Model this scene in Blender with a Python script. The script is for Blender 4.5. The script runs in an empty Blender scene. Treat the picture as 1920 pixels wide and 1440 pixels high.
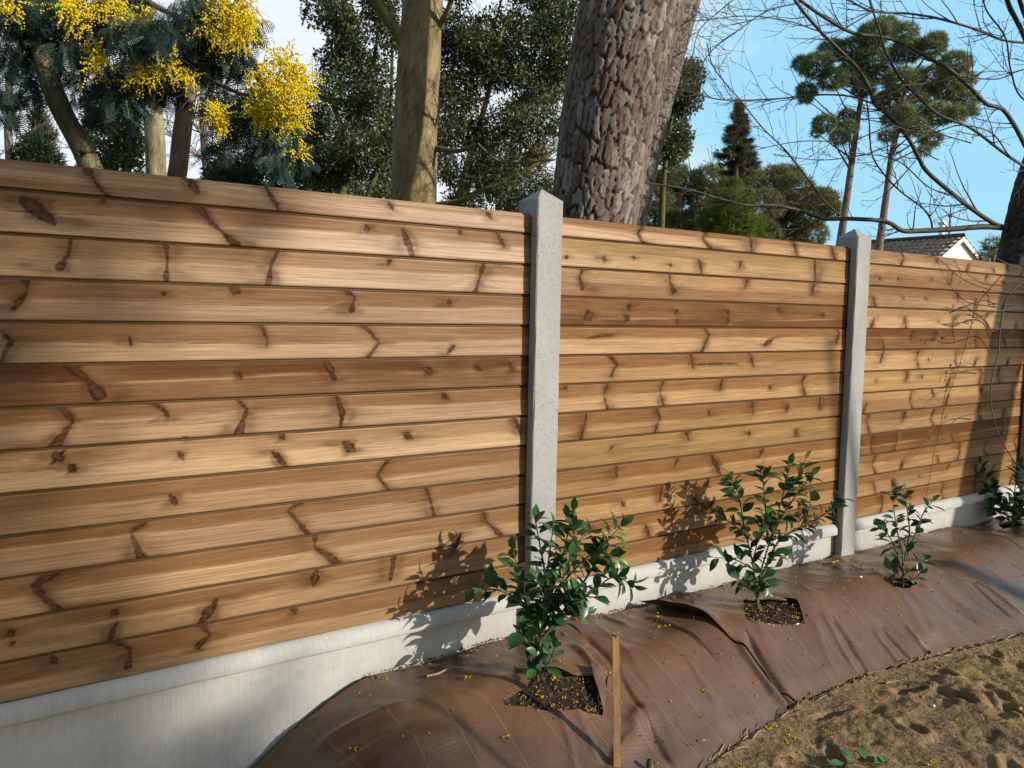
import bpy, math, random
import numpy as np
from mathutils import Matrix, Vector

random.seed(7)
RNG = np.random.default_rng(11)
scene = bpy.context.scene
COL = scene.collection

# ------------------------------------------------------------------ camera
F_PX, YAW, PITCH, ROLL = 1580.58, 0.618913, -0.0847394, 0.0198332      # focal length in pixels of a 1920 px wide picture
CAM = np.array([0.542149, -2.515586, 1.053325])


def cam_axes(yaw, pitch, roll):
    cy, sy, cp, sp = math.cos(yaw), math.sin(yaw), math.cos(pitch), math.sin(pitch)
    f = np.array([sy * cp, cy * cp, sp]); r = np.array([cy, -sy, 0.0]); u = np.cross(r, f)
    c, s = math.cos(roll), math.sin(roll)
    return c * r + s * u, -s * r + c * u, f


RT, UP, FW = cam_axes(YAW, PITCH, ROLL)
cam_data = bpy.data.cameras.new("camera")
cam_data.sensor_width = 36.0
cam_data.lens = F_PX / 1920 * 36
cam_data.clip_start, cam_data.clip_end = 0.05, 3000
cam = bpy.data.objects.new("camera", cam_data)
COL.objects.link(cam)
cam.matrix_world = Matrix(((RT[0], UP[0], -FW[0], CAM[0]), (RT[1], UP[1], -FW[1], CAM[1]), (RT[2], UP[2], -FW[2], CAM[2]), (0, 0, 0, 1)))
scene.camera = cam

# ------------------------------------------------------------------ sky and sun
SUN_DIR = np.array([0.60, -1.0, 0.435]); SUN_DIR /= np.linalg.norm(SUN_DIR)      # towards the sun
ELEV = math.asin(SUN_DIR[2]); AZ = math.atan2(SUN_DIR[0], SUN_DIR[1])
world = bpy.data.worlds.new("World"); scene.world = world; world.use_nodes = True
nt = world.node_tree; nt.nodes.clear()
wn = lambda t: nt.nodes.new(t)
out = wn("ShaderNodeOutputWorld"); bg = wn("ShaderNodeBackground")
sky = wn("ShaderNodeTexSky"); sky.sky_type = 'NISHITA'; sky.sun_disc = False
sky.sun_elevation = ELEV; sky.sun_rotation = AZ; sky.air_density = 1.0; sky.dust_density = 0.6; sky.ozone_density = 1.0
SKY_STRENGTH = 0.11
bg.inputs[1].default_value = SKY_STRENGTH
tc = wn("ShaderNodeTexCoord")
mp = wn("ShaderNodeMapping"); mp.inputs['Scale'].default_value = (1.2, 1.2, 3.4); mp.inputs['Rotation'].default_value = (0.12, 0.0, 0.5)
nz = wn("ShaderNodeTexNoise"); nz.inputs['Scale'].default_value = 1.7; nz.inputs['Detail'].default_value = 7; nz.inputs['Roughness'].default_value = 0.55
# a bank of bright cloud low in the north, thinning out to the east
dot = wn("ShaderNodeVectorMath"); dot.operation = 'DOT_PRODUCT'; dot.inputs[1].default_value = (0.05, 0.93, 0.35)
m1 = wn("ShaderNodeMapRange"); m1.inputs['From Min'].default_value = 0.60; m1.inputs['From Max'].default_value = 0.98
m1.inputs['To Min'].default_value = -0.12; m1.inputs['To Max'].default_value = 0.42
add = wn("ShaderNodeMath"); add.operation = 'ADD'
rmp = wn("ShaderNodeMapRange"); rmp.inputs['From Min'].default_value = 0.46; rmp.inputs['From Max'].default_value = 0.74
rmp.interpolation_type = 'SMOOTHSTEP'
mix = wn("ShaderNodeMixRGB"); mix.inputs[2].default_value = (5.6, 6.1, 6.7, 1)
L = nt.links.new
L(tc.outputs['Generated'], mp.inputs[0]); L(mp.outputs[0], nz.inputs['Vector']); L(tc.outputs['Generated'], dot.inputs[0])
L(dot.outputs['Value'], m1.inputs['Value']); L(nz.outputs['Fac'], add.inputs[0]); L(m1.outputs[0], add.inputs[1])
# thin bright veil over the northern half of the sky
vd = wn("ShaderNodeVectorMath"); vd.operation = 'DOT_PRODUCT'; vd.inputs[1].default_value = (0.55, 0.82, 0.15)
vr = wn("ShaderNodeMapRange"); vr.interpolation_type = 'SMOOTHSTEP'; vr.inputs['From Min'].default_value = -0.1; vr.inputs['From Max'].default_value = 0.75; vr.inputs['To Max'].default_value = 0.88
veil = wn("ShaderNodeMixRGB"); veil.inputs[2].default_value = (2.5, 5.0, 6.9, 1)
L(tc.outputs['Generated'], vd.inputs[0]); L(vd.outputs['Value'], vr.inputs['Value']); L(vr.outputs[0], veil.inputs[0]); L(sky.outputs[0], veil.inputs[1])
L(add.outputs[0], rmp.inputs['Value']); L(rmp.outputs[0], mix.inputs[0]); L(veil.outputs[0], mix.inputs[1])
L(mix.outputs[0], bg.inputs[0]); L(bg.outputs[0], out.inputs[0])

sun_data = bpy.data.lights.new("sun", 'SUN'); sun_data.energy = 4.3; sun_data.angle = math.radians(0.53); sun_data.color = (1.0, 0.945, 0.86)
sun = bpy.data.objects.new("sun", sun_data); COL.objects.link(sun)
sun.rotation_euler = Vector(tuple(SUN_DIR)).to_track_quat('Z', 'Y').to_euler()
sun.location = (6, -10, 8)
vs = scene.view_settings
vs.view_transform = 'Standard'; vs.look = 'None'; vs.gamma = 1.0; vs.use_curve_mapping = False
vs.exposure = 0.50
scene.cycles.max_bounces = 6; scene.cycles.transparent_max_bounces = 6

# ------------------------------------------------------------------ number helpers


def P(x, y, d):
    """The point d metres in front of the camera seen at pixel (x, y) of the 1920x1440 picture."""
    return CAM + d * (FW + (x - 960) / F_PX * RT - (y - 720) / F_PX * UP)


def on_y(x, y, Y=0.0):
    d = FW + (x - 960) / F_PX * RT - (y - 720) / F_PX * UP
    return CAM + d * (Y - CAM[1]) / d[1]


def hsh(ix, iy, seed):
    n = (ix.astype(np.int64) * 374761393 + iy.astype(np.int64) * 668265263 + int(seed) * 974634777) & 0xffffffff
    n = ((n ^ (n >> 13)) * 1274126177) & 0xffffffff
    n = ((n ^ (n >> 16)) * 2246822519) & 0xffffffff
    return ((n ^ (n >> 15)) & 0xffffff) / 16777215.0


def vnoise(x, y, seed=0):
    x, y = np.broadcast_arrays(np.asarray(x, float), np.asarray(y, float))
    ix, iy = np.floor(x), np.floor(y)
    fx, fy = x - ix, y - iy
    fx, fy = fx * fx * (3 - 2 * fx), fy * fy * (3 - 2 * fy)
    a, b, c, d = hsh(ix, iy, seed), hsh(ix + 1, iy, seed), hsh(ix, iy + 1, seed), hsh(ix + 1, iy + 1, seed)
    return (a + (b - a) * fx) * (1 - fy) + (c + (d - c) * fx) * fy


def fbm(x, y, seed=0, o=4):
    s, a, t = 0.0, 0.5, 0.0
    for k in range(o):
        s = s + a * (vnoise(x * 2 ** k, y * 2 ** k, seed + 31 * k) - 0.5); t += a; a *= 0.55
    return s / t * 2           # about -1..1


def sstep(a, b, x):
    t = np.clip((x - a) / (b - a), 0, 1)
    return t * t * (3 - 2 * t)


def lerp(a, b, t):
    return a + (b - a) * t


def mixc(a, b, t):
    return a + (np.asarray(b) - a) * t[..., None]


# ------------------------------------------------------------------ mesh helpers


class MB:
    """Collects vertices, faces and one colour per vertex for ONE mesh object."""

    def __init__(self):
        self.v, self.t, self.q, self.c, self.n = [], [], [], [], 0

    def add(self, v, f, c=None):
        v = np.asarray(v, float).reshape(-1, 3); f = np.asarray(f, np.int64)
        (self.t if f.shape[1] == 3 else self.q).append(f + self.n)
        self.v.append(v)
        if c is None: c = (1, 1, 1)
        self.c.append(np.broadcast_to(np.asarray(c, float), (len(v), 3)))
        self.n += len(v)

    def box(self, lo, hi, c=None):
        x0, y0, z0 = lo; x1, y1, z1 = hi
        v = [(x0, y0, z0), (x1, y0, z0), (x1, y1, z0), (x0, y1, z0), (x0, y0, z1), (x1, y0, z1), (x1, y1, z1), (x0, y1, z1)]
        self.add(v, [(0, 3, 2, 1), (4, 5, 6, 7), (0, 1, 5, 4), (1, 2, 6, 5), (2, 3, 7, 6), (3, 0, 4, 7)], c)

    def prism(self, poly, axis_pts, c=None):
        """poly: list of 2D points (counter-clockwise) given as functions of two end frames -> list of two 3D rings."""
        a, b = np.asarray(axis_pts[0], float), np.asarray(axis_pts[1], float)
        n = len(a)
        self.add(np.r_[a, b], [(i, (i + 1) % n, n + (i + 1) % n, n + i) for i in range(n)], c)
        for ring, flip in ((a, True), (b, False)):
            ctr = ring.mean(0)
            tri = [(n, (i + 1) % n, i) if flip else (n, i, (i + 1) % n) for i in range(n)]
            self.add(np.r_[ring, [ctr]], tri, c)

    def tube(self, pts, rad, sides=6, c=None, cap=True):
        pts = np.asarray(pts, float); m = len(pts)
        rad = np.broadcast_to(np.asarray(rad, float), (m,)) if np.ndim(rad) < 1 else np.asarray(rad, float)
        tg = np.gradient(pts, axis=0); tg /= np.linalg.norm(tg, axis=1)[:, None] + 1e-12
        ref = np.array([0, 0, 1.0]) if abs(tg[:, 2]).mean() < 0.8 else np.array([1.0, 0, 0])
        a = np.cross(tg, ref); a /= np.linalg.norm(a, axis=1)[:, None] + 1e-12
        b = np.cross(tg, a)
        th = np.arange(sides) * 2 * math.pi / sides
        ring = a[:, None] * np.cos(th)[None, :, None] + b[:, None] * np.sin(th)[None, :, None]
        v = (pts[:, None] + ring * rad[:, None, None]).reshape(-1, 3)
        i = np.arange(m - 1)[:, None] * sides; j = np.arange(sides)[None]; k = (np.arange(sides)[None] + 1) % sides
        f = np.stack([i + j, i + sides + j, i + sides + k, i + k], -1).reshape(-1, 4)
        if c is not None and np.ndim(c) == 2: c = np.repeat(np.asarray(c), sides, 0)
        self.add(v, f, c)
        if cap:
            cc = None if c is None else (c[-1] if np.ndim(c) == 2 else c)
            self.add(np.r_[v[-sides:], [pts[-1] + tg[-1] * rad[-1] * 0.6]], [(q, (q + 1) % sides, sides) for q in range(sides)][::-1], cc)

    def scatter(self, tmpl, faces, pos, ax, nz_, ln, wd, c=None):
        """Copies of a small leaf template (x along, y across, z lift) as faces of this mesh."""
        pos, ax, nz_ = (np.asarray(q, float).reshape(-1, 3) for q in (pos, ax, nz_))
        N = len(pos)
        if N == 0: return
        ax = ax / (np.linalg.norm(ax, axis=1)[:, None] + 1e-9)
        sd = np.cross(nz_, ax); sd /= np.linalg.norm(sd, axis=1)[:, None] + 1e-9
        up = np.cross(ax, sd)
        ln = np.broadcast_to(ln, (N,)); wd = np.broadcast_to(wd, (N,))
        T = np.asarray(tmpl, float)
        v = pos[:, None] + ax[:, None] * (T[None, :, 0] * ln[:, None])[..., None] + sd[:, None] * (T[None, :, 1] * wd[:, None])[..., None] + up[:, None] * (T[None, :, 2] * ln[:, None])[..., None]
        if c is None: c = (1, 1, 1)
        c = np.broadcast_to(np.asarray(c, float), (N, 3))
        fa = np.asarray(faces)
        f = (fa[None] + (np.arange(N) * len(T))[:, None, None]).reshape(-1, fa.shape[1])
        self.add(v.reshape(-1, 3), f, np.repeat(c, len(T), 0))

    def build(self, name, mat, parent=None, smooth=False):
        V = np.concatenate(self.v); C = np.concatenate(self.c)
        if parent is not None: V = V - np.array(WORLD[parent.name])
        me = bpy.data.meshes.new(name)
        T = np.concatenate(self.t) if self.t else np.zeros((0, 3), np.int64)
        Q = np.concatenate(self.q) if self.q else np.zeros((0, 4), np.int64)
        loops = np.r_[T.ravel(), Q.ravel()].astype(np.int32)
        start = np.r_[np.arange(len(T)) * 3, len(T) * 3 + np.arange(len(Q)) * 4].astype(np.int32)
        me.vertices.add(len(V)); me.vertices.foreach_set("co", V.astype(np.float32).ravel())
        me.loops.add(len(loops)); me.loops.foreach_set("vertex_index", loops)
        me.polygons.add(len(start)); me.polygons.foreach_set("loop_start", start)
        me.polygons.foreach_set("use_smooth", np.full(len(start), smooth))
        me.update(calc_edges=True)
        at = me.color_attributes.new("Col", 'FLOAT_COLOR', 'POINT')
        at.data.foreach_set("color", np.c_[C, np.ones(len(C))].astype(np.float32).ravel())
        if mat: me.materials.append(mat)
        o = bpy.data.objects.new(name, me); COL.objects.link(o)
        if parent is not None:
            o.parent = parent
            WORLD[o.name] = WORLD[parent.name]
        else:
            WORLD[o.name] = (0.0, 0.0, 0.0)
        return o


WORLD = {}


def tag(o, label=None, cat=None, group=None, kind=None):
    if label: o["label"] = label
    if cat: o["category"] = cat
    if group: o["group"] = group
    if kind: o["kind"] = kind
    return o


def thing(name, loc, label, cat, group=None):
    o = bpy.data.objects.new(name, None); COL.objects.link(o)
    o.empty_display_size = 0.2
    o.location = tuple(float(q) for q in loc); WORLD[o.name] = tuple(float(q) for q in loc)
    return tag(o, label, cat, group)


def top_mesh(mb, name, loc, mat, label, cat, smooth=False, group=None):
    """A thing that is one mesh, its origin at its base."""
    loc = np.asarray(loc, float)
    mb.v = [q - loc for q in mb.v]
    o = mb.build(name, mat, None, smooth)
    o.location = tuple(loc)
    return tag(o, label, cat, group)


# ------------------------------------------------------------------ materials


def material(name, col=None, rough=0.7, spec=0.3, attr=True, noise=None, bump=None, trans=0.0, extra=None):
    """noise: (scale xyz, detail, lo, hi) multiplies the colour; bump: list of (scale xyz, detail, strength, distance)."""
    m = bpy.data.materials.new(name); m.use_nodes = True
    t = m.node_tree; b = t.nodes["Principled BSDF"]; o = t.nodes["Material Output"]
    b.inputs['Roughness'].default_value = rough
    b.inputs['Specular IOR Level'].default_value = spec
    c = t.nodes.new("ShaderNodeTexCoord")
    cur = None
    if attr:
        a = t.nodes.new("ShaderNodeVertexColor"); a.layer_name = "Col"; cur = a.outputs[0]
        if col:
            mu = t.nodes.new("ShaderNodeMixRGB"); mu.blend_type = 'MULTIPLY'; mu.inputs[0].default_value = 1
            t.links.new(cur, mu.inputs[1]); mu.inputs[2].default_value = (*col, 1); cur = mu.outputs[0]
    else:
        r = t.nodes.new("ShaderNodeRGB"); r.outputs[0].default_value = (*col, 1); cur = r.outputs[0]

    def tex(sc, det):
        mpn = t.nodes.new("ShaderNodeMapping"); mpn.inputs['Scale'].default_value = sc
        n = t.nodes.new("ShaderNodeTexNoise"); n.inputs['Scale'].default_value = 1; n.inputs['Detail'].default_value = det
        t.links.new(c.outputs['Object'], mpn.inputs[0]); t.links.new(mpn.outputs[0], n.inputs['Vector'])
        return n.outputs['Fac']
    for (sc, det, lo, hi) in (noise or []):
        mr = t.nodes.new("ShaderNodeMapRange"); mr.inputs['From Min'].default_value = 0.3; mr.inputs['From Max'].default_value = 0.7
        mr.inputs['To Min'].default_value = lo; mr.inputs['To Max'].default_value = hi
        t.links.new(tex(sc, det), mr.inputs['Value'])
        mu = t.nodes.new("ShaderNodeVectorMath"); mu.operation = 'SCALE'
        t.links.new(cur, mu.inputs[0]); t.links.new(mr.outputs[0], mu.inputs['Scale']); cur = mu.outputs[0]
    nrm = None
    for (sc, det, st, dist) in (bump or []):
        bn = t.nodes.new("ShaderNodeBump"); bn.inputs['Strength'].default_value = st; bn.inputs['Distance'].default_value = dist
        t.links.new(tex(sc, det), bn.inputs['Height'])
        if nrm: t.links.new(nrm, bn.inputs['Normal'])
        nrm = bn.outputs[0]
    if extra: cur, nrm = extra(t, c, b, cur, nrm)
    t.links.new(cur, b.inputs['Base Color'])
    if nrm: t.links.new(nrm, b.inputs['Normal'])
    if trans > 0:
        tr = t.nodes.new("ShaderNodeBsdfTranslucent"); mx = t.nodes.new("ShaderNodeMixShader"); mx.inputs[0].default_value = trans
        t.links.new(cur, tr.inputs['Color'])
        t.links.new(b.outputs[0], mx.inputs[1]); t.links.new(tr.outputs[0], mx.inputs[2]); t.links.new(mx.outputs[0], o.inputs['Surface'])
    return m


def pits(scale, thr, dark, sharp=0.04):
    """Small bug holes in cast concrete."""
    def f(t, c, b, cur, nrm):
        v = t.nodes.new("ShaderNodeTexVoronoi"); v.inputs['Scale'].default_value = scale
        v.inputs['Randomness'].default_value = 1
        t.links.new(c.outputs['Object'], v.inputs['Vector'])
        n = t.nodes.new("ShaderNodeTexNoise"); n.inputs['Scale'].default_value = 9
        t.links.new(c.outputs['Object'], n.inputs['Vector'])
        sb = t.nodes.new("ShaderNodeMath"); sb.operation = 'MULTIPLY_ADD'; sb.inputs[1].default_value = -0.35; sb.inputs[2].default_value = thr + 0.19
        t.links.new(n.outputs['Fac'], sb.inputs[0])
        lt = t.nodes.new("ShaderNodeMath"); lt.operation = 'SUBTRACT'
        t.links.new(v.outputs['Distance'], lt.inputs[0]); t.links.new(sb.outputs[0], lt.inputs[1])
        mr = t.nodes.new("ShaderNodeMapRange"); mr.inputs['From Min'].default_value = 0; mr.inputs['From Max'].default_value = sharp
        mr.inputs['To Min'].default_value = dark; mr.inputs['To Max'].default_value = 1
        t.links.new(lt.outputs[0], mr.inputs['Value'])
        mu = t.nodes.new("ShaderNodeVectorMath"); mu.operation = 'SCALE'
        t.links.new(cur, mu.inputs[0]); t.links.new(mr.outputs[0], mu.inputs['Scale'])
        bn = t.nodes.new("ShaderNodeBump"); bn.inputs['Strength'].default_value = 0.6; bn.inputs['Distance'].default_value = 0.003
        t.links.new(mr.outputs[0], bn.inputs['Height'])
        if nrm: t.links.new(nrm, bn.inputs['Normal'])
        return mu.outputs[0], bn.outputs[0]
    return f


def weave(t, c, b, cur, nrm):
    """Woven plastic tape: fine ribs and a pale marker thread every 14 cm."""
    sx = t.nodes.new("ShaderNodeSeparateXYZ"); t.links.new(c.outputs['Object'], sx.inputs[0])

    def math_(op, a, bb=None):
        n = t.nodes.new("ShaderNodeMath"); n.operation = op
        for i, q in enumerate((a, bb)):
            if q is None: continue
            if isinstance(q, (int, float)): n.inputs[i].default_value = q
            else: t.links.new(q, n.inputs[i])
        return n.outputs[0]
    w1 = math_('SINE', math_('MULTIPLY', sx.outputs[0], 2 * math.pi / 0.016))
    w2 = math_('SINE', math_('MULTIPLY', sx.outputs[1], 2 * math.pi / 0.0085))
    h = math_('ADD', math_('MULTIPLY', w1, 0.5), w2)
    bn = t.nodes.new("ShaderNodeBump"); bn.inputs['Strength'].default_value = 0.18; bn.inputs['Distance'].default_value = 0.0006
    t.links.new(h, bn.inputs['Height'])
    if nrm: t.links.new(nrm, bn.inputs['Normal'])
    tone = t.nodes.new("ShaderNodeMapRange"); tone.inputs['From Min'].default_value = -1.8; tone.inputs['From Max'].default_value = 1.8
    tone.inputs['To Min'].default_value = 0.92; tone.inputs['To Max'].default_value = 1.05
    t.links.new(h, tone.inputs['Value'])
    mu = t.nodes.new("ShaderNodeVectorMath"); mu.operation = 'SCALE'
    t.links.new(cur, mu.inputs[0]); t.links.new(tone.outputs[0], mu.inputs['Scale'])
    fr = math_('FRACT', math_('DIVIDE', math_('ADD', sx.outputs[0], math_('MULTIPLY', sx.outputs[1], 0.10)), 0.145))
    ln = math_('LESS_THAN', fr, 0.018)
    mx = t.nodes.new("ShaderNodeMixRGB"); mx.inputs[2].default_value = (0.30, 0.23, 0.14, 1)
    t.links.new(math_('MULTIPLY', ln, 0.30), mx.inputs[0]); t.links.new(mu.outputs[0], mx.inputs[1])
    return mx.outputs[0], bn.outputs[0]


def sap_gloss(t, c, b, cur, nrm):
    """The dense dark wood of knots takes the stain dull, the pale sapwood keeps a sheen."""
    bw = t.nodes.new("ShaderNodeRGBToBW"); mr = t.nodes.new("ShaderNodeMapRange")
    mr.inputs['From Min'].default_value = 0.03; mr.inputs['From Max'].default_value = 0.20; mr.inputs['To Min'].default_value = 0.04; mr.inputs['To Max'].default_value = 0.25
    t.links.new(cur, bw.inputs[0]); t.links.new(bw.outputs[0], mr.inputs['Value']); t.links.new(mr.outputs[0], b.inputs['Specular IOR Level'])
    return cur, nrm


M = {}
M['wood'] = material("wood", rough=0.40, spec=0.34, bump=[((6, 1, 700), 3, 0.25, 0.0008), ((3, 1, 120), 2, 0.25, 0.0015)], noise=[((9, 1, 760), 4, 0.80, 1.17), ((4, 1, 230), 3, 0.86, 1.12), ((1.5, 1, 3), 4, 0.93, 1.06)], extra=sap_gloss)
M['concrete_post'] = material("concrete_post", (0.275, 0.272, 0.253), 0.85, 0.2, attr=False, noise=[((5, 5, 3), 5, 0.86, 1.10), ((60, 60, 60), 3, 0.93, 1.07)],
                              bump=[((140, 140, 140), 3, 0.25, 0.001)], extra=pits(78, 0.095, 0.35))
M['concrete_slab'] = material("concrete_slab", (0.365, 0.355, 0.322), 0.85, 0.2, attr=True, noise=[((3, 3, 5), 5, 0.86, 1.10), ((190, 40, 4), 2, 0.93, 1.06), ((40, 40, 40), 3, 0.95, 1.05)],
                              bump=[((170, 60, 6), 2, 0.25, 0.001), ((120, 120, 120), 3, 0.2, 0.001)])
M['fabric'] = material("fabric", rough=0.29, spec=0.31, bump=[((9, 9, 9), 4, 0.35, 0.012)], noise=[((3, 5, 3), 5, 0.80, 1.18), ((60, 60, 60), 3, 0.9, 1.1)], extra=weave)
M['ground'] = material("ground", rough=0.95, spec=0.1, noise=[((30, 30, 30), 5, 0.78, 1.2), ((200, 200, 200), 3, 0.92, 1.08)], bump=[((45, 45, 45), 5, 0.8, 0.014), ((260, 260, 260), 3, 0.4, 0.002)])
M['bark'] = material("bark", rough=0.9, spec=0.15, noise=[((40, 40, 12), 5, 0.72, 1.25), ((160, 160, 60), 3, 0.85, 1.15)], bump=[((90, 90, 30), 5, 0.7, 0.006)])
M['smooth_bark'] = material("smooth_bark", rough=0.9, spec=0.1, noise=[((14, 14, 4), 6, 0.66, 1.28), ((90, 90, 14), 4, 0.72, 1.25)], bump=[((60, 60, 9), 5, 0.9, 0.010), ((18, 18, 60), 3, 0.35, 0.006)])
M['twig'] = material("twig", rough=0.7, spec=0.3, noise=[((25, 25, 25), 3, 0.75, 1.25)])
M['leaf'] = material("leaf", rough=0.34, spec=0.38, trans=0.16, noise=[((25, 25, 25), 2, 0.85, 1.15)])
M['far_leaf'] = material("far_leaf", rough=0.40, spec=0.40, trans=0.22)
M['needle'] = material("needle", rough=0.6, spec=0.2, trans=0.30)
M['blossom'] = material("blossom", rough=0.9, spec=0.05, trans=0.35)
M['wood_stick'] = material("wood_stick", rough=0.75, spec=0.2, noise=[((60, 60, 8), 4, 0.8, 1.2)], bump=[((150, 150, 15), 3, 0.4, 0.001)])
M['plastic'] = material("plastic", (0.03, 0.035, 0.035), 0.4, 0.5, attr=False)
M['plaster'] = material("plaster", (0.80, 0.79, 0.76), 0.85, 0.2, attr=False, noise=[((2, 2, 2), 4, 0.93, 1.03)])
M['tile'] = material("tile", rough=0.85, spec=0.15, noise=[((6, 6, 6), 4, 0.75, 1.25)])
M['paint'] = material("paint", (0.82, 0.82, 0.80), 0.5, 0.3, attr=False)

# ------------------------------------------------------------------ ground, one sheet out to the horizon
ZS = -0.43
# outer edge of the planting bank (x, y)
EDGE_X = np.array([-400, 0.8, 1.3, 2.5, 2.83, 3.27, 3.81, 4.8, 6.0, 8.5, 400])
EDGE_Y = np.array([-0.86, -0.86, -0.86, -0.78, -0.71, -0.64, -0.65, -0.80, -0.88, -0.92, -0.92])


def edge_y(X):
    return np.interp(X, EDGE_X, EDGE_Y)


def mound(X, Y):
    """Height of the planting bank in front of the fence."""
    fx = sstep(1.25, 1.78, X) ** 0.75
    e = edge_y(X)
    t = np.clip((Y - e) / (-0.30 - e), -0.4, 1)
    fy = 0.10 + 0.90 * sstep(-0.12, 1.0, t)
    top = -0.188 + 0.030 * fbm(X * 1.7, Y * 1.7, 5, 3) + 0.045 * np.exp(-((X - 1.85) / .38) ** 2 - ((Y + .36) / .20) ** 2) - 0.018 * sstep(4.8, 6.3, X)
    return ZS + (top - ZS) * fx * np.where(Y > -0.30, 1.0 + 0.06 * (Y + 0.30), fy)


def on_bank(x, y, dz=0.0):
    d = FW + (x - 960) / F_PX * RT - (y - 720) / F_PX * UP
    z = -0.3
    for _ in range(60):
        q = CAM + d * (z - CAM[2]) / d[2]
        z = 0.5 * z + 0.5 * (float(mound(q[0], min(q[1], -0.02))) + dz)
    return CAM + d * (z - CAM[2]) / d[2]


HOLES = [[on_bank(*q)[:2] for q in pts] for pts in (
    [(932, 1322), (985, 1298), (1012, 1262), (1075, 1272), (1142, 1262), (1130, 1346), (1040, 1338)],
    [(1393, 1133), (1440, 1128), (1495, 1132), (1508, 1172), (1450, 1176), (1397, 1171)],
    [(1668, 1098), (1700, 1092), (1722, 1100), (1705, 1112), (1672, 1112)],
    [(1870, 985), (1905, 980), (1918, 990), (1880, 998)])]


def inside(poly, X, Y):
    r = np.zeros(X.shape, bool); n = len(poly)
    for i in range(n):
        (x0, y0), (x1, y1) = poly[i], poly[(i + 1) % n]
        c = (y0 > Y) != (y1 > Y)
        r ^= c & (X < (x1 - x0) * (Y - y0) / (y1 - y0 + 1e-12) + x0)
    return r


def poly_dist(poly, X, Y):
    best = np.full(X.shape, 1e9); bx, by = X.copy(), Y.copy(); n = len(poly)
    for i in range(n):
        (x0, y0), (x1, y1) = poly[i], poly[(i + 1) % n]
        dx, dy = x1 - x0, y1 - y0
        t = np.clip(((X - x0) * dx + (Y - y0) * dy) / (dx * dx + dy * dy), 0, 1)
        px, py = x0 + t * dx, y0 + t * dy
        d = np.hypot(X - px, Y - py); k = d < best
        best = np.where(k, d, best); bx = np.where(k, px, bx); by = np.where(k, py, by)
    return best, bx, by


def grid_faces(nx, ny):
    i = np.arange(nx - 1)[:, None] * ny + np.arange(ny - 1)[None]
    return np.stack([i, i + ny, i + ny + 1, i + 1], -1).reshape(-1, 4)


def geo(a, b, n):
    return a * (b / a) ** (np.arange(1, n + 1) / n)


xs = np.r_[-geo(1.0, 700, 24)[::-1] + 0.8, np.arange(0.8, 2.3, 0.03), np.arange(2.3, 6.8, 0.011), np.arange(6.8, 9.0, 0.05), 9.0 + geo(0.1, 900, 30)]
ys = np.r_[-2.4 - geo(0.1, 500, 26)[::-1], np.arange(-2.4, -0.45, 0.011), np.arange(-0.45, 0.0, 0.02), np.arange(0.0, 0.3, 0.05), 0.3 + geo(0.2, 900, 34)]
GX, GY = np.meshgrid(xs, ys, indexing='ij')
GZ = mound(GX, np.minimum(GY, 0.0))
behind = sstep(0.0, 0.25, GY); GZ = lerp(GZ, -0.40 + 0.05 * fbm(GX * .3, GY * .3, 77, 3), behind)
near = (1 - sstep(-0.15, 0.03, GY - edge_y(GX) + 0.05)) * (1 - sstep(8, 14, np.abs(GX))) * (1 - sstep(3.5, 8, -GY))
fp = 0.030 * fbm(GX * 3.1, GY * 3.1, 21, 4) + 0.017 * fbm(GX * 12, GY * 12, 22, 3) + 0.005 * fbm(GX * 38, GY * 38, 23, 3)
rs = np.random.default_rng(5)
dent = np.zeros_like(GX)
for k in range(150):                                  # trodden dents and heel marks in the sand
    cx, cy = rs.uniform(2.2, 6.6), rs.uniform(-2.3, -0.7); a = rs.uniform(0, 3.14)
    s = (np.abs(GX - cx) < 0.4) & (np.abs(GY - cy) < 0.4)
    ux = (GX[s] - cx) * math.cos(a) + (GY[s] - cy) * math.sin(a); uy = -(GX[s] - cx) * math.sin(a) + (GY[s] - cy) * math.cos(a)
    la, wa = rs.uniform(0.04, 0.12), rs.uniform(0.02, 0.045)
    d = np.hypot(ux / la, uy / wa)
    dent[s] += rs.uniform(0.015, 0.036) * (-np.exp(-d ** 2.6) + 0.45 * np.exp(-((d - 1.35) / 0.35) ** 2))
GZ = GZ + near * (fp + dent)
covered = (GY > edge_y(GX)) & (GY < -0.0) & (GX > 1.2)
GZ = GZ + np.where(covered, 0, 1) * near * 0.030 * np.exp(-np.clip(edge_y(GX) - GY, 0, None) / 0.07) * np.clip(.7 + 1.2 * fbm(GX * 9, GY * 9, 35, 3), 0, 2)
GZ = np.where(covered, GZ - 0.014, GZ)
hole = np.zeros_like(GX)
for h in HOLES:
    d, _, _ = poly_dist(h, GX, GY)
    hole = np.maximum(hole, np.where(inside(h, GX, GY), 1, 1 - sstep(0.0, 0.06, d)))
GZ = GZ + hole * (0.006 + 0.010 * fbm(GX * 30, GY * 30, 9, 3))
sand = np.stack([0.210 + 0.03 * fbm(GX * 2, GY * 2, 4), 0.136 + 0.022 * fbm(GX * 2, GY * 2, 4), 0.066 + 0.012 * fbm(GX * 2.2, GY * 2.2, 6)], -1)
sand = mixc(sand, (0.105, 0.064, 0.030), sstep(-0.2, 0.8, fbm(GX * 5, GY * 5, 33, 4) + 0.4 * fbm(GX * 30, GY * 30, 34, 2)) * near * 0.7)
sand = mixc(sand, (0.026, 0.019, 0.013), hole)
sand = mixc(sand, (0.05, 0.065, 0.025), np.maximum(behind, sstep(9, 14, np.abs(GX - 2))))
g = MB(); g.add(np.stack([GX, GY, GZ], -1).reshape(-1, 3), grid_faces(len(xs), len(ys)), np.clip(sand, 0.01, 1).reshape(-1, 3))
tag(g.build("ground", M['ground'], None, True), kind="structure")

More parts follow.
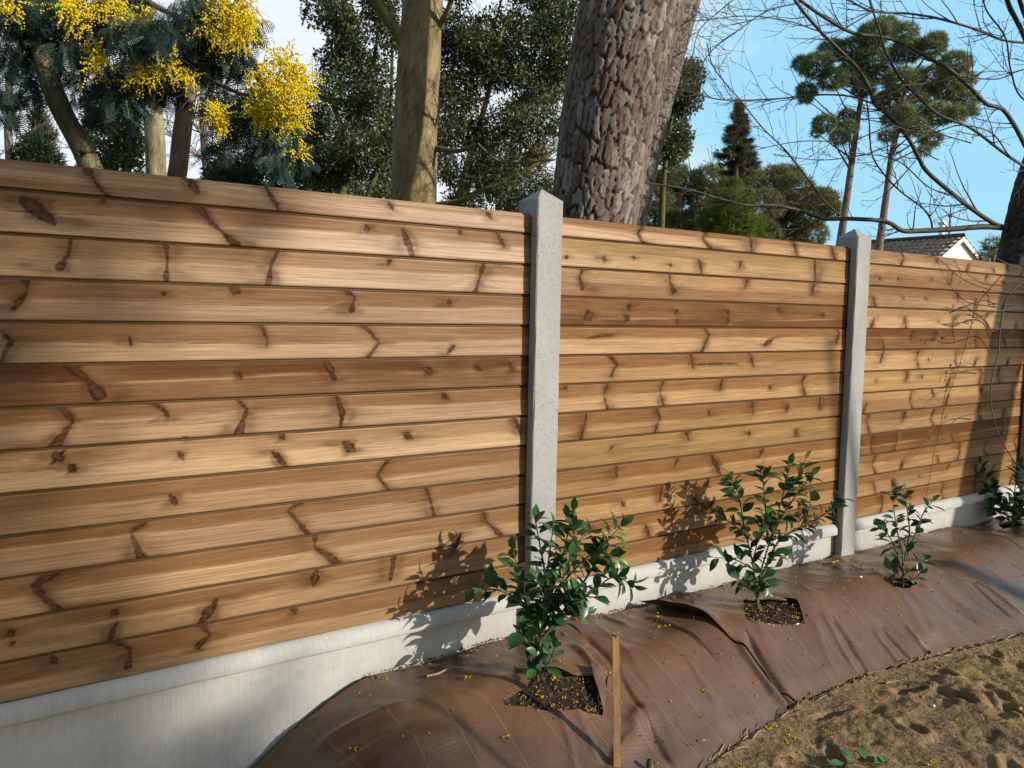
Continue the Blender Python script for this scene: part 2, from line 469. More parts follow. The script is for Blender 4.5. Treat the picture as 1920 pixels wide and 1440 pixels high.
# ------------------------------------------------------------------ fence
H = 1.415; PITCH_Z = 0.11195; XF = 2.4012; PW = 0.1174; PF = -0.047; SPAN = 2.0
fence = thing("garden_fence", (XF, 0.0, -0.18), "fence of horizontal brown knotty pine planks between grey concrete posts above a pale concrete base", "fence")

LIGHT = np.array([0.322, 0.203, 0.100]); PINKISH = np.array([0.238, 0.142, 0.075]); ORANGE = np.array([0.160, 0.079, 0.031]); RED = np.array([0.080, 0.033, 0.013])
GREEN = np.array([0.220, 0.138, 0.058])
KNOT = np.array([0.020, 0.007, 0.003]); KNOT_TAN = np.array([0.120, 0.055, 0.021])

# knots: strokes in pixels of the 1920x1440 picture, with a width factor
K1 = [([(172, 330), (182, 345), (196, 362)], 1.2), ([(355, 338), (372, 360)], 1.5), ([(503, 358), (516, 382)], 1.2), ([(728, 378), (738, 395)], .8), ([(912, 396), (922, 410)], .9),
      ([(40, 375), (68, 392), (98, 416)], 2.0), ([(192, 374), (196, 380)], .8), ([(374, 390), (395, 415), (432, 450)], 1.6), ([(686, 424), (690, 434)], 1.2), ([(756, 432), (770, 470)], 1.5), ([(935, 440), (945, 462)], 1.3), ([(860, 432), (866, 440)], .7),
      ([(133, 452), (128, 478), (112, 500)], 1.2), ([(310, 455), (314, 490), (312, 518)], 1.1), ([(522, 465), (508, 500), (504, 528)], 1.2), ([(733, 486), (728, 496)], .7), ([(905, 500), (900, 520), (893, 542)], 1.3),
      ([(48, 528), (52, 545), (25, 578)], 1.2), ([(306, 546), (308, 552)], .8), ([(430, 536), (448, 548)], 1.3), ([(648, 545), (665, 557), (660, 580)], 1.0), ([(842, 562), (844, 572)], 1.1),
      ([(2, 620), (20, 642), (8, 665)], .7), ([(244, 632), (246, 648)], .8), ([(490, 612), (502, 640), (500, 648)], .8), ([(680, 610), (712, 642), (692, 668)], .9), ([(852, 648), (838, 664)], .9),
      ([(135, 688), (165, 712), (184, 738)], 2.0), ([(440, 698), (452, 708)], 1.0), ([(612, 680), (628, 710)], 1.4), ([(795, 690), (810, 698)], 1.3), ([(890, 686), (902, 694)], 1.1), ([(955, 682), (964, 696)], 1.1),
      ([(112, 762), (138, 790), (108, 830)], 1.4), ([(282, 752), (312, 772), (314, 782)], 1.1), ([(442, 744), (463, 768), (452, 800)], 1.3), ([(634, 752), (642, 772), (640, 790)], 1.1), ([(828, 738), (842, 750)], 1.1),
      ([(105, 855), (112, 860)], 2.3), ([(132, 875), (140, 880)], 1.6), ([(335, 848), (345, 862)], .8), ([(345, 822), (352, 824)], .7), ([(512, 848), (534, 872)], 1.2), ([(645, 830), (664, 845)], 1.5), ([(758, 812), (772, 822)], 1.0), ([(524, 815), (532, 822)], 1.0), ([(966, 785), (976, 812)], 1.1),
      ([(320, 930), (330, 945)], 1.3), ([(725, 865), (708, 892), (722, 912)], 1.0), ([(545, 955), (560, 942)], .9),
      ([(272, 975), (246, 1000), (262, 1040)], 1.4), ([(562, 940), (540, 958), (572, 995)], 1.3), ([(800, 918), (806, 932), (812, 960)], 1.0),
      ([(98, 1074), (62, 1100), (105, 1142)], 1.8), ([(592, 1003), (590, 1025), (628, 1052)], 1.5), ([(905, 955), (912, 978), (935, 1000)], 1.0),
      ([(20, 1184), (22, 1188)], 1.6), ([(22, 1206), (25, 1209)], 1.4), ([(212, 1146), (218, 1150)], 1.5), ([(220, 1166), (205, 1200)], .9), ([(405, 1128), (378, 1165)], 1.5), ([(592, 1078), (588, 1098)], 1.2), ([(740, 1040), (732, 1085)], 1.4),
      ([(98, 1232), (106, 1245)], 1.0), ([(212, 1202), (245, 1218), (240, 1250)], .9), ([(372, 1168), (394, 1190), (372, 1212)], 1.0), ([(545, 1138), (556, 1150)], .9), ([(965, 1008), (970, 1012)], 1.0), ([(860, 1010), (852, 1030)], .8)]
K2 = [([(1205, 425), (1196, 438), (1204, 452)], 1.0), ([(1324, 435), (1318, 448), (1328, 462)], 1.2), ([(1408, 442), (1409, 468)], 1.0), ([(1488, 454), (1494, 476)], 1.1), ([(1560, 462), (1564, 484)], 1.2),
      ([(1060, 482), (1066, 482)], .9), ([(1130, 484), (1136, 488)], 1.0), ([(1186, 482), (1192, 484)], .6), ([(1311, 488), (1314, 504)], .9), ([(1390, 490), (1386, 504)], 1.0), ([(1528, 492), (1528, 518)], 1.0), ([(1254, 496), (1260, 498)], .6),
      ([(1092, 506), (1087, 520), (1092, 540)], 1.3), ([(1256, 514), (1256, 528), (1264, 545)], 1.3), ([(1402, 524), (1396, 542)], 1.0), ([(1526, 532), (1522, 552)], 1.2),
      ([(1098, 596), (1108, 590)], 2.2), ([(1178, 570), (1180, 582)], 1.2), ([(1178, 592), (1172, 602)], 1.3), ([(1266, 582), (1270, 588)], 1.1), ([(1270, 598), (1268, 606)], 1.1), ([(1362, 582), (1368, 588)], 1.2), ([(1366, 596), (1364, 604)], 1.2), ([(1458, 578), (1460, 584)], 1.2), ([(1542, 590), (1546, 593)], 1.0),
      ([(1100, 634), (1150, 628)], .5), ([(1320, 612), (1330, 628), (1318, 655)], 1.0), ([(1452, 634), (1432, 648)], 1.2), ([(1565, 612), (1574, 625), (1568, 642)], 1.0),
      ([(1140, 664), (1158, 684), (1146, 702)], 1.0), ([(1296, 662), (1300, 690)], .7), ([(1406, 664), (1414, 688)], .8), ([(1300, 684), (1380, 682)], .4),
      ([(1058, 728), (1064, 724)], 1.4), ([(1140, 716), (1133, 740), (1137, 762)], .9), ([(1246, 710), (1238, 735), (1242, 752)], .9), ([(1354, 714), (1350, 730)], 1.0), ([(1443, 724), (1445, 730)], .9), ([(1510, 702), (1504, 716), (1508, 738)], .9),
      ([(1100, 768), (1098, 790), (1090, 818)], .9), ([(1233, 770), (1238, 785), (1228, 808)], .9), ([(1328, 770), (1330, 778)], .8), ([(1410, 752), (1412, 778)], .7), ([(1478, 758), (1474, 774)], .8), ([(1538, 740), (1536, 768)], .8),
      ([(1143, 846), (1150, 836)], .9), ([(1286, 804), (1292, 824)], 1.0), ([(1404, 812), (1408, 814)], .9), ([(1494, 806), (1490, 818)], .9),
      ([(1156, 880), (1157, 894)], .9), ([(1270, 862), (1264, 876)], .8), ([(1336, 858), (1347, 882)], 1.2), ([(1432, 838), (1424, 856)], .8),
      ([(1166, 942), (1172, 950)], .9), ([(1242, 912), (1238, 940)], 1.0), ([(1098, 980), (1105, 990)], .9), ([(1300, 930), (1306, 945)], .9),
      ([(1210, 985), (1215, 1000)], 1.0), ([(1330, 935), (1336, 960)], .9)]
T1 = {13: 'm', 12: 'l', 11: 'l', 10: 'p', 9: 'l', 8: 'm', 7: 'm', 6: 'r', 5: 'm', 4: 'l', 3: 'o', 2: 'p', 1: 'l', 0: 'o'}
# one tone per plank, bottom plank first: l light, p pinkish, m middle, o orange, r red brown, g greenish
TONES = {1: "oopplollmrmplllm"[0:0] or ['o', 'o', 'm', 'p', 'o', 'l', 'm', 'r', 'm', 'p', 'l', 'm', 'm'],
         2: ['o', 'm', 'm', 'o', 'g', 'o', 'm', 'o', 'm', 'r', 'm', 'g', 'm'],
         3: ['o', 'm', 'o', 'r', 'm', 'm', 'g', 'l', 'r', 'l', 'p', 'o', 'l']}


def wood_colour(X, Z, z0, h, tone, seed, strokes):
    """Base colour of one plank on a grid of points (X along, Z up)."""
    v = (Z - z0) / h
    warp = 0.006 * fbm(X * 1.3, Z * 9 + seed, seed, 3)
    defl = np.zeros_like(X); core = np.zeros_like(X); halo = np.zeros_like(X); rim = np.zeros_like(X); tan_ = np.zeros_like(X); pale = np.zeros_like(X)
    for si, (pts, wf) in enumerate(strokes):
        mx = min(q[0] for q in pts) - 0.20; Mx = max(q[0] for q in pts) + 0.20
        i0, i1 = np.searchsorted(X[:, 0], [mx, Mx])
        if i1 - i0 < 2: continue
        s = slice(i0, i1)
        x, z = X[s], Z[s]
        nzz = fbm(x * 70, z * 70, seed + 3 + si, 3)
        best = np.full(x.shape, 1e3); sx = np.zeros(x.shape); sz = np.zeros(x.shape); br = np.full(x.shape, .003)
        nza = fbm(x * 24, z * 120, seed + 70 + si, 3)
        n = len(pts) - 1
        loose = min(q[1] for q in pts) > z0 and max(q[1] for q in pts) < z0 + h
        for i in range(n):
            ax, az = pts[i]; bx, bz = pts[i + 1]
            dx, dz = bx - ax, bz - az; l2 = dx * dx + dz * dz + 1e-9
            t = np.clip(((x - ax) * dx + (z - az) * dz) / l2, 0, 1)
            k = t if i == n - 1 and n > 1 else ((1 - t) if n > 1 else 0.15 + 0.75 * np.sin(np.pi * np.clip(t * .9 + .05, 0, 1)) ** 1.5)      # narrow at the pith, wider at the plank edge
            if loose: k = np.sin(np.pi * np.clip((i + t) / n * .92 + .04, 0, 1))
            r = (0.0030 + 0.0066 * k) * wf * (1 + 0.45 * fbm(t * 2.2 + i * 9 + si * 3, t * 0 + seed, seed + 60, 2))
            ddx, ddz = x - ax - t * dx, z - az - t * dz
            q = np.hypot(ddx, ddz) + (0.0042 * nzz + 0.0030 * nza) * np.clip(r / .006, .25, 1) - r
            m = q < best; best = np.where(m, q, best); sx = np.where(m, ddx, sx); sz = np.where(m, ddz, sz); br = np.where(m, r, br)
        flip = 1 if (si * 7 + seed) % 3 else -1
        core[s] = np.maximum(core[s], (1 - sstep(-0.0040, 0.0036, best)) * np.clip(0.82 + 0.5 * fbm(x * 70, z * 150, seed + 61, 3), 0, 1))
        tan_[s] = np.maximum(tan_[s], (1 - sstep(-0.75 * br, -0.35 * br, best)) * np.clip(.65 + fbm(x * 60, z * 160, seed + 62, 2), 0, 1) * (br > .0045))
        ds = np.clip(best, 0, None); side = np.clip(0.5 + flip * sx / (0.012 + 1.6 * ds), 0, 1)
        feather = np.exp(-np.clip(np.hypot(sx / (0.022 + .016 * wf * (1 - side)), sz / 0.0075) - br / .006, 0, None) * (1 + .5 * nza))
        halo[s] = np.maximum(halo[s], np.maximum(.75 * feather, .85 * np.exp(-ds / 0.0065)) * np.clip(.8 + .5 * fbm(x * 18, z * 40, seed + 63, 2), 0, 1.1))
        cx = sum(q[0] for q in pts) / len(pts); cz = sum(q[1] for q in pts) / len(pts)
        g_ = np.exp(-((x - cx) / (0.045 + .02 * wf)) ** 2)
        defl[s] += np.sign(z - cz) * g_ * 0.0075 * wf * np.exp(-np.abs(z - cz) / 0.03)
        pale[s] = np.maximum(pale[s], np.exp(-ds / (0.018 + .014 * wf)) * side * min(1.0, .35 + len(pts) * .2))
    rr = np.random.default_rng(seed)
    rings = rr.uniform(5, 10); off = rr.uniform(0, 10)
    qv = (Z - z0 + warp + defl) / h
    c0 = rr.uniform(0.25, 0.75)
    rad = np.sqrt((qv - c0) ** 2 + (0.10 + 0.10 * fbm(X * 0.7 + off, X * 0 + 1, seed + 8, 3)) ** 2)
    ph = rad * rings * 2 + off
    saw = ph - np.floor(ph)
    ring = sstep(0.35, 0.9, saw) * (1 - sstep(0.92, 1.0, saw))
    fib = 0.55 * fbm(X * 5, (Z + warp) * 650, seed + 1, 2) + 0.6 * fbm(X * 1.6, (Z + warp + defl) * 160, seed + 2, 3)
    blot = fbm(X * 2.6, Z * 12, seed + 4, 4)
    hb = rr.uniform(0.40, 0.66) + 0.13 * fbm(X * 1.1 + off, X * 0, seed + 5, 3) + 3.5 * defl
    heart = sstep(-0.03, 0.07, v - hb + 0.03 * fbm(X * 9, Z * 60, seed + 6, 2))
    if rr.random() < 0.15: heart = 1 - heart
    A, B = {'l': (LIGHT, ORANGE * .5 + LIGHT * .5), 'p': (PINKISH, ORANGE * 1.05), 'm': (LIGHT * .55 + PINKISH * .35 + ORANGE * .1, ORANGE * 1.05), 'o': (ORANGE * .5 + LIGHT * .5, ORANGE),
            'r': (ORANGE * .65 + RED * .35, RED), 'g': (GREEN * 1.15, GREEN)}[tone]
    c = mixc(np.broadcast_to(A, X.shape + (3,)), B, np.clip(heart * (0.85 + 0.4 * blot) + .12 * blot, 0, 1))
    c = mixc(c, RED, np.clip(ring * 0.26 + 0.16 * blot + 0.04, 0, 1))
    if rr.random() < .35:                      # torn grain along the heart line
        ln_ = np.exp(-((v - hb + .006 * fbm(X * 60, X * 0, seed + 9, 2)) / .010) ** 2) * sstep(-.1, .5, fbm(X * 3, X * 0 + 2, seed + 10, 3)); c = mixc(c, RED * .45, .8 * ln_)
    c = mixc(c, LIGHT * 1.1, .5 * np.exp(-((v - hb + .045) / .028) ** 2) * sstep(-.35, .35, blot))  # edge highlight just below the heart line, painted as a pale streak
    c = c * ((1 + 0.34 * fib + 0.32 * blot) * rr.uniform(.90, 1.10))[..., None]
    c = mixc(c, LIGHT * 1.15, 0.26 * pale)
    c = mixc(c, RED * 0.80, 0.88 * np.clip(halo, 0, 1))
    c = mixc(c, KNOT * (1 + 0.0), core)
    c = mixc(c, KNOT_TAN, np.clip(tan_, 0, 1) * 0.50)
    # darker brown colour along the edges of the plank
    c = mixc(c, (.040, .024, .011), (1 - sstep(0.0006, 0.0022, Z - z0)) * 0.8)
    top_e = z0 + h - Z
    if z0 + h < H - .01: c = mixc(c, np.array([.070, .043, .019]) * 1.0, (1 - sstep(0.0066, 0.0082, top_e)))
    c = mixc(c, RED * 0.9, 0.22 * np.exp(-np.clip(z0 + h - .008 - Z, 0, None) / 0.008) * (0.6 + 0.5 * blot))
    relief = -0.0006 * core + 0.0005 * fbm(X * 1.2, Z * 14, seed + 7, 3) + 0.0004 * halo
    if seed >= 200: c = c * np.array([1.04, .97, .80])      # farther panels tinted yellower, the warmer light put into their colour
    return np.clip(c, 0.002, 0.9), relief


LO_EDGE = [(0, .0070), (.0006, .0040), (.0016, .0014), (.0034, .0004), (.0070, .0001)]
HI_EDGE = [(.0110, .0001), (.0084, .0007), (.0074, .0022), (.0066, .0062), (.0030, .0066), (0, .0068)]


def plank_rows(h, step):
    n = max(3, int((h - 0.018) / step))
    mid = [(0.0070 + (h - 0.018) * (i + 1) / (n + 1), 0.0) for i in range(n)]
    rows = LO_EDGE + mid + [(h - a, y) for a, y in HI_EDGE]
    return np.array([r[0] for r in rows]), np.array([r[1] for r in rows])


def fence_panel(x0, x1, knots_px, tones, dx, dz, seed):
    mb = MB(); k = 0; z0 = 0.0
    strokes = []
    for pts, wf in knots_px:
        strokes.append(([tuple(on_y(*q)[[0, 2]]) for q in pts], wf))
    rr = np.random.default_rng(seed)
    while z0 < H - 0.01:
        h = min(PITCH_Z, H - z0)
        st = [s for s in strokes if z0 - 0.006 < sum(q[1] for q in s[0]) / len(s[0]) < z0 + h + 0.006]
        if not knots_px:
            x = x0 + rr.uniform(0.03, 0.3)
            while x < x1:
                lo, hi = z0 + 0.01, z0 + h - 0.01; mid = z0 + h * rr.uniform(.35, .65); j = lambda: rr.uniform(-.035, .035); w = rr.uniform(.7, 1.3)
                kind = rr.integers(0, 4)
                a = rr.choice([-1, 1]) * rr.uniform(.012, .04)
                st.append(([[(x + a, lo), (x, mid), (x + a * rr.uniform(.5, 1.2), hi)], [(x, mid), (x + a, hi)], [(x, mid), (x + a, lo)], [(x, mid), (x + .006, mid - .008)]][kind], w))
                x += rr.uniform(0.16, 0.42)
        ext = []
        for pts, wf in st:                          # branch streaks run out through the plank edge
            pts = [tuple(q) for q in pts]
            if sum(abs(pts[i][1] - pts[i + 1][1]) for i in range(len(pts) - 1)) > .03:
                for e, nb in ((0, 1), (-1, -2)):
                    if min(pts[e][1] - z0, z0 + h - pts[e][1]) < .026:
                        d = np.subtract(pts[e], pts[nb]); d = d / (np.hypot(*d) + 1e-9); pts[e] = tuple(np.add(pts[e], d * .020))
            ext.append((pts, wf))
        st = ext
        zr, yr = plank_rows(h, dz)
        xsn = np.linspace(x0, x1, int((x1 - x0) / dx) + 1)
        X, Zl = np.meshgrid(xsn, zr, indexing='ij')
        sag = 0.0012 * fbm(xsn * 0.9, xsn * 0 + k * 7, seed + 40, 2)[:, None]
        c, rel = wood_colour(X, Zl + z0, z0, h, tones[k % len(tones)], seed * 100 + k, st)
        vv_ = Zl / h
        Y = np.broadcast_to(yr, X.shape) - rel - rr.uniform(.0016, .0034) * ((2 * vv_ - 1) ** 2 - .5) * (1 + .35 * fbm(xsn * 1.4, xsn * 0 + k, seed + 41, 2)[:, None]) + sag - 0.0016 * (0.5 - Zl / h) * rr.uniform(0.2, 1.6)
        mb.add(np.stack([X, Y, Zl + z0], -1).reshape(-1, 3), grid_faces(len(xsn), len(zr)), c.reshape(-1, 3))
        zt = z0 + h - (0.0 if z0 + h < H - .01 else 0.0)
        b0, b1 = (x0, 0.0095, z0 + 0.0004), (x1, 0.028, zt - 0.0004)
        mb.box(b0, b1, ORANGE)
        if z0 + h > H - .01:      # top edge of the uppermost plank
            mb.add([(x0, .006, zt - .0002), (x1, .006, zt - .0002), (x1, .0285, zt - .0002), (x0, .0285, zt - .0002)], [(0, 1, 2, 3)], LIGHT * .7)
        z0 += h; k += 1
    return mb.build("fence_panel", M['wood'], fence, True)


def concrete_post(x0):
    mb = MB(); x1 = x0 + PW; yb = PF + 0.12; gz = H - 0.012; ch = 0.004
    g0, g1, gd = -0.009, 0.036, 0.022
    P2 = [(x0 + ch, PF), (x1 - ch, PF), (x1, PF + ch), (x1, g0), (x1 - gd, g0 + .003), (x1 - gd, g1 - .003), (x1, g1), (x1, yb), (x0, yb), (x0, g1), (x0 + gd, g1 - .003), (x0 + gd, g0 + .003), (x0, g0), (x0, PF + ch)]
    zz = np.r_[-0.75, np.linspace(-0.25, gz, 24)]
    rr = np.random.default_rng(int(x0 * 100))
    ring = []
    for z in zz:
        r = np.array([(a, b, z) for a, b in P2]); r[:, :2] += rr.normal(0, 0.0005, (len(P2), 2)); ring.append(r)
    n = len(P2); v = np.concatenate(ring)
    f = [(k * n + i, k * n + (i + 1) % n, (k + 1) * n + (i + 1) % n, (k + 1) * n + i) for k in range(len(zz) - 1) for i in range(n)]
    mb.add(v, f)
    S = [(x0 + ch, PF), (x1 - ch, PF), (x1, PF + ch), (x1, yb), (x0, yb), (x0, PF + ch)]
    zt = H + 0.052
    lo = np.array([(a, b, gz) for a, b in S]); hi = np.array([(a, b, zt - .003) for a, b in S]); ctr = np.array([(x0 + x1) / 2, (PF + yb) / 2, 0])
    hi2 = ctr + (hi - ctr) * np.array([.965, .965, 0]) + np.array([0, 0, zt]); hi2[:, 2] = zt
    m = len(S)
    mb.add(np.r_[lo, hi, hi2, [[ctr[0], ctr[1], zt + 0.044]]],
           [(i, (i + 1) % m, m + (i + 1) % m, m + i) for i in range(m)] + [(m + i, m + (i + 1) % m, 2 * m + (i + 1) % m, 2 * m + i) for i in range(m)])
    mb.t.append(np.array([(2 * m + i, 2 * m + (i + 1) % m, 3 * m) for i in range(m)]) + mb.n - 3 * m - 1)
    c = ctr.copy(); c[2] = gz
    mb.add(np.r_[lo, [c]], [((i + 1) % m, i, m) for i in range(m)])
    return mb.build("concrete_post", M['concrete_post'], fence)


def base_slab(x0, x1, seed):
    mb = MB()
    n = int((x1 - x0) / 0.02); X = np.linspace(x0 - .016, x1 + .016, n); zr = np.r_[-0.8, np.linspace(-0.45, -0.004, 24)]
    GXs, GZs = np.meshgrid(X, zr, indexing='ij')
    col = np.ones(GXs.shape + (3,))
    st = sstep(0.15, 0.6, fbm(GXs * 3, GZs * 6, seed, 4)) * sstep(-.06, -.12, GZs)
    col = mixc(col, (0.74, 0.62, 0.46), st * 0.22 * sstep(1.4, 2.0, GXs))
    low = sstep(-0.10, -0.22, GZs + 0.04 * fbm(GXs * 8, GZs * 8, seed + 1, 3) * (1 - sstep(1.9, 1.6, GXs)) * 1.0)
    col = mixc(col, (0.70, 0.62, 0.50), low * 0.5 * sstep(1.5, 2.0, GXs))
    Y = 0.0 + 0.0012 * fbm(GXs * 2, GZs * 3, seed + 2, 2)
    mb.add(np.stack([GXs, np.broadcast_to(Y, GXs.shape), GZs], -1).reshape(-1, 3), grid_faces(len(X), len(zr)), col.reshape(-1, 3))
    mb.box((x0 - .016, 0.004, -0.8), (x1 + .016, 0.030, -0.004))
    s = mb.build("base_slab", M['concrete_slab'], fence, True)
    cp = MB()
    prof = [(-0.0005, -0.0015), (-0.008, -0.003), (-0.017, -0.010), (-0.0245, -0.020), (-0.0280, -0.029), (-0.0285, -0.050), (-0.026, -0.0555), (-0.020, -0.058), (-0.0005, -0.060)]
    a, b = x0 + 0.003, x1 - 0.003
    stations = [(a, .55), (a + .004, .85), (a + .012, 1)] + [(q, 1) for q in np.linspace(a + .05, b - .05, 30)] + [(b - .012, 1), (b - .004, .85), (b, .55)]
    rr = np.random.default_rng(seed); m = len(prof); v = []
    for x, sc in stations:
        for (y, z) in prof: v.append((x, -0.0005 + (y + .0005) * sc + rr.normal(0, .0003), -.03 + (z + .03) * (0.5 + .5 * sc) + rr.normal(0, .0004)))
    f = [(k * m + i, (k + 1) * m + i, (k + 1) * m + i + 1, k * m + i + 1) for k in range(len(stations) - 1) for i in range(m - 1)]
    cp.add(v, f, (1.02, 1.02, 1.02))
    for k0 in (0, len(stations) - 1):
        ring = np.array(v[k0 * m:(k0 + 1) * m]); cp.add(np.r_[ring, [ring.mean(0)]], [(i, i + 1, m) for i in range(m - 1)])
    cp.build("coping", M['concrete_slab'], s, True)


for k in range(-1, 4):
    if k < 3: pass
    xa, xb = XF + (k - 1) * SPAN + PW, XF + k * SPAN                      # panel between post k-1 and post k
    ins = 0.016
    if k == 0: fence_panel(xa - ins, xb + ins, K1, TONES[1], 0.0034, 0.0034, 1)
    elif k == 1: fence_panel(xa - ins, xb + ins, K2, TONES[2], 0.0045, 0.0042, 2)
    elif k == 2: fence_panel(xa - ins, xb + ins, [], TONES[3], 0.006, 0.005, 3)
    else: fence_panel(xa - ins, xb + ins, [], TONES[3], 0.02, 0.012, 10 + k)
    base_slab(xa, xb, 50 + k)
for k in range(-1, 3):
    concrete_post(XF + k * SPAN)

# ------------------------------------------------------------------ woven ground-cover fabric on the planting bank
CREASE = [((1163, 1273), (1252, 1430), -.016, .012), ((1400, 1200), (1494, 1332), -.030, .013), ((1385, 1215), (1478, 1330), .024, .020), ((1380, 1215), (1440, 1300), -.006, .012),
          ((1545, 1165), (1605, 1262), .010, .014), ((1560, 1165), (1622, 1258), -.012, .010), ((1640, 1185), (1700, 1255), .010, .014), ((1655, 1180), (1722, 1248), -.012, .010), ((1640, 1165), (1795, 1235), -.008, .012),
          ((1765, 1078), (1850, 1106), -.016, .010), ((1770, 1070), (1860, 1100), .010, .012), ((1075, 1215), (1135, 1285), .016, .016), ((1100, 1200), (1160, 1270), -.010, .012), ((600, 1405), (765, 1325), .022, .024), ((640, 1430), (800, 1350), -.008, .016),
          ((1150, 1425), (1215, 1340), .032, .036), ((1120, 1440), (1180, 1375), -.012, .018), ((700, 1440), (860, 1385), .016, .03), ((1290, 1240), (1345, 1330), .008, .014), ((1700, 1180), (1760, 1240), .012, .012), ((1840, 1100), (1915, 1160), .012, .016), ((1820, 1100), (1890, 1165), -.010, .011), ((980, 1170), (1010, 1215), .012, .012), ((1130, 1160), (1175, 1178), .012, .010), ((850, 1240), (980, 1180), .006, .012), ((1210, 1160), (1335, 1225), -.020, .012)]
CREASE = [(on_bank(*a), on_bank(*b), h, w) for a, b, h, w in CREASE]


def fabric_z(X, Y):
    e = edge_y(X)
    v = np.clip((Y - e) / (-0.035 - e), 0, 1)
    z = mound(X, Y) + 0.008
    amp = sstep(0.0, 0.25, v) * 0.3 + 0.7 * sstep(1.0, 0.5, v) * sstep(0.0, 0.15, v)
    z = z + amp * (0.016 * fbm(X * 5.0 + Y * 3.2, Y * 1.5 - X * .8, 41, 3) + 0.016 * fbm(X * 2.3, Y * 2.8, 42, 3) + 0.003 * fbm(X * 16 + Y * 8, Y * 4, 43, 2))
    fold = fbm(X * 4.2 - Y * 1.4 + 0.4 * fbm(X * 2, Y * 2, 45, 2), Y * 0.8, 44, 2)
    z = z + amp * 0.006 * np.exp(-(fold / 0.12) ** 2)
    for a, b, h, w in CREASE:
        dx, dy = b[0] - a[0], b[1] - a[1]; l2 = dx * dx + dy * dy
        t = ((X - a[0]) * dx + (Y - a[1]) * dy) / l2
        d = ((X - a[0]) * dy - (Y - a[1]) * dx) / math.sqrt(l2) + 0.006 * fbm(X * 12, Y * 12, 46, 2)
        z = z + h * np.exp(-(d / w) ** 2) * sstep(-0.12, 0.12, t) * (1 - sstep(0.88, 1.15, t))
    for hl in HOLES[:3]:
        d, _, _ = poly_dist(hl, X, Y)
        z = z + 0.008 * np.exp(-(d / 0.02) ** 2) * fbm(X * 11, Y * 11, 47, 2)
    return z


def fabric(xa, xb, n, nv, lift, name_label, end_roll=False, lip=False):
    u = np.linspace(0, 1, n)[:, None]; v = np.linspace(0, 1, nv)[None]
    x_start = xa[0] + (xa[1] - xa[0]) * (1 - v) + 0.010 * fbm(v * 7, v * 0 + 3, 61, 3)
    X = x_start + (xb - x_start) * u ** 1.0
    e = edge_y(X) + 0.022 * fbm(X * 5, X * 0, 62, 3)
    Y = e + (-0.030 + 0.006 * fbm(X * 14, X * 0 + 5, 66, 3) - e) * v
    hid = np.zeros(X.shape, bool)
    for hl in HOLES:
        d, px, py = poly_dist(hl, X, Y)
        snap = d < 0.0045
        X = np.where(snap, px, X); Y = np.where(snap, py, Y)
        hid |= inside(hl, X, Y) & ~snap
    Z = fabric_z(X, Y) + lift
    Z = Z - 0.012 * (1 - sstep(0.0, 0.10, v)) + 0.008 * np.exp(-((v - 0.07) / 0.05) ** 2) * fbm(X * 4, X * 0, 63, 3)
    Z = Z + sstep(0.96, 1.0, v) * 0.010 * (0.4 + fbm(X * 9, X * 0, 64, 3))
    if end_roll: Z = Z - 0.10 * (1 - sstep(0.0, 0.03, u))
    if lip: Z = Z + 0.045 * np.exp(-(u / 0.010) ** 2) * sstep(0.38, 0.72, v) * (1 - .5 * sstep(.85, 1.0, v)) + 0.004 * (1 - sstep(0, .05, u))
    c = np.broadcast_to(np.array([0.110, 0.058, 0.031]), X.shape + (3,))
    dirt = sstep(0.0, 0.6, fbm(X * 3.2, Y * 3.2, 65, 4) + 0.25 * sstep(0.3, 0.9, v))
    c = mixc(c, (0.125, 0.068, 0.030), dirt * 0.8)
    c = mixc(c, (0.17, 0.115, 0.062), .55 * sstep(.25, .7, fbm(X * 2.4 + 7, Y * 3.4, 68, 5)) * sstep(.2, .6, v))
    c = mixc(c, (0.118, 0.072, 0.050), sstep(0.5, 0.1, v) * (0.55 + .3 * fbm(X * 4, Y * 4, 67, 3)))  # greyer tint on the lower slope, its sheen painted into the cloth colour
    f = grid_faces(n, nv); hd = hid.ravel(); f = f[~hd[f].any(1)]
    mb = MB(); mb.add(np.stack([X, Y, Z], -1).reshape(-1, 3), f, c.reshape(-1, 3))
    o = top_mesh(mb, "ground_cover_fabric", (float(X.mean()), -0.4, -0.2), M['fabric'], name_label, "weed fabric", True)
    # the cloth has a slight thickness
    return o


FAB = [None, None]
FAB[0] = fabric((1.27, 1.30), 3.26, 340, 118, 0.0, "brown woven weed fabric around the nearest shrub, its end rolled down against the concrete", end_roll=True)
FAB[1] = fabric((2.98, 3.22), 7.6, 700, 110, 0.006, "brown woven weed fabric lapping over the nearer sheet and running on past the second shrub", lip=True)

# ------------------------------------------------------------------ plants: helpers
LEAF = [(0, 0, 0)]
for _x, _w, _d in ((.10, .17, .0), (.28, .40, -.01), (.50, .47, -.03), (.72, .36, -.07), (.88, .17, -.12)):
    LEAF += [(_x, _w, _d + .16 * _w), (_x, 0, _d), (_x, -_w, _d + .16 * _w)]
LEAF.append((1.04, 0, -.19))
LEAF_F = [(0, 2, 1), (0, 3, 2), (13, 14, 16), (14, 15, 16)]
for _k in range(4):
    _a = 1 + 3 * _k
    LEAF_F += [(_a, _a + 1, _a + 4), (_a, _a + 4, _a + 3), (_a + 1, _a + 2, _a + 5), (_a + 1, _a + 5, _a + 4)]
SMALL = [(0, 0, 0), (.45, .5, .06), (1, 0, -.08), (.45, -.5, .06)]
SMALL_F = [(0, 3, 2), (0, 2, 1)]


def unit(v):
    v = np.asarray(v, float); return v / (np.linalg.norm(v, axis=-1, keepdims=True) + 1e-12)


def rand_dirs(rng, n):
    return unit(rng.normal(size=(n, 3)))


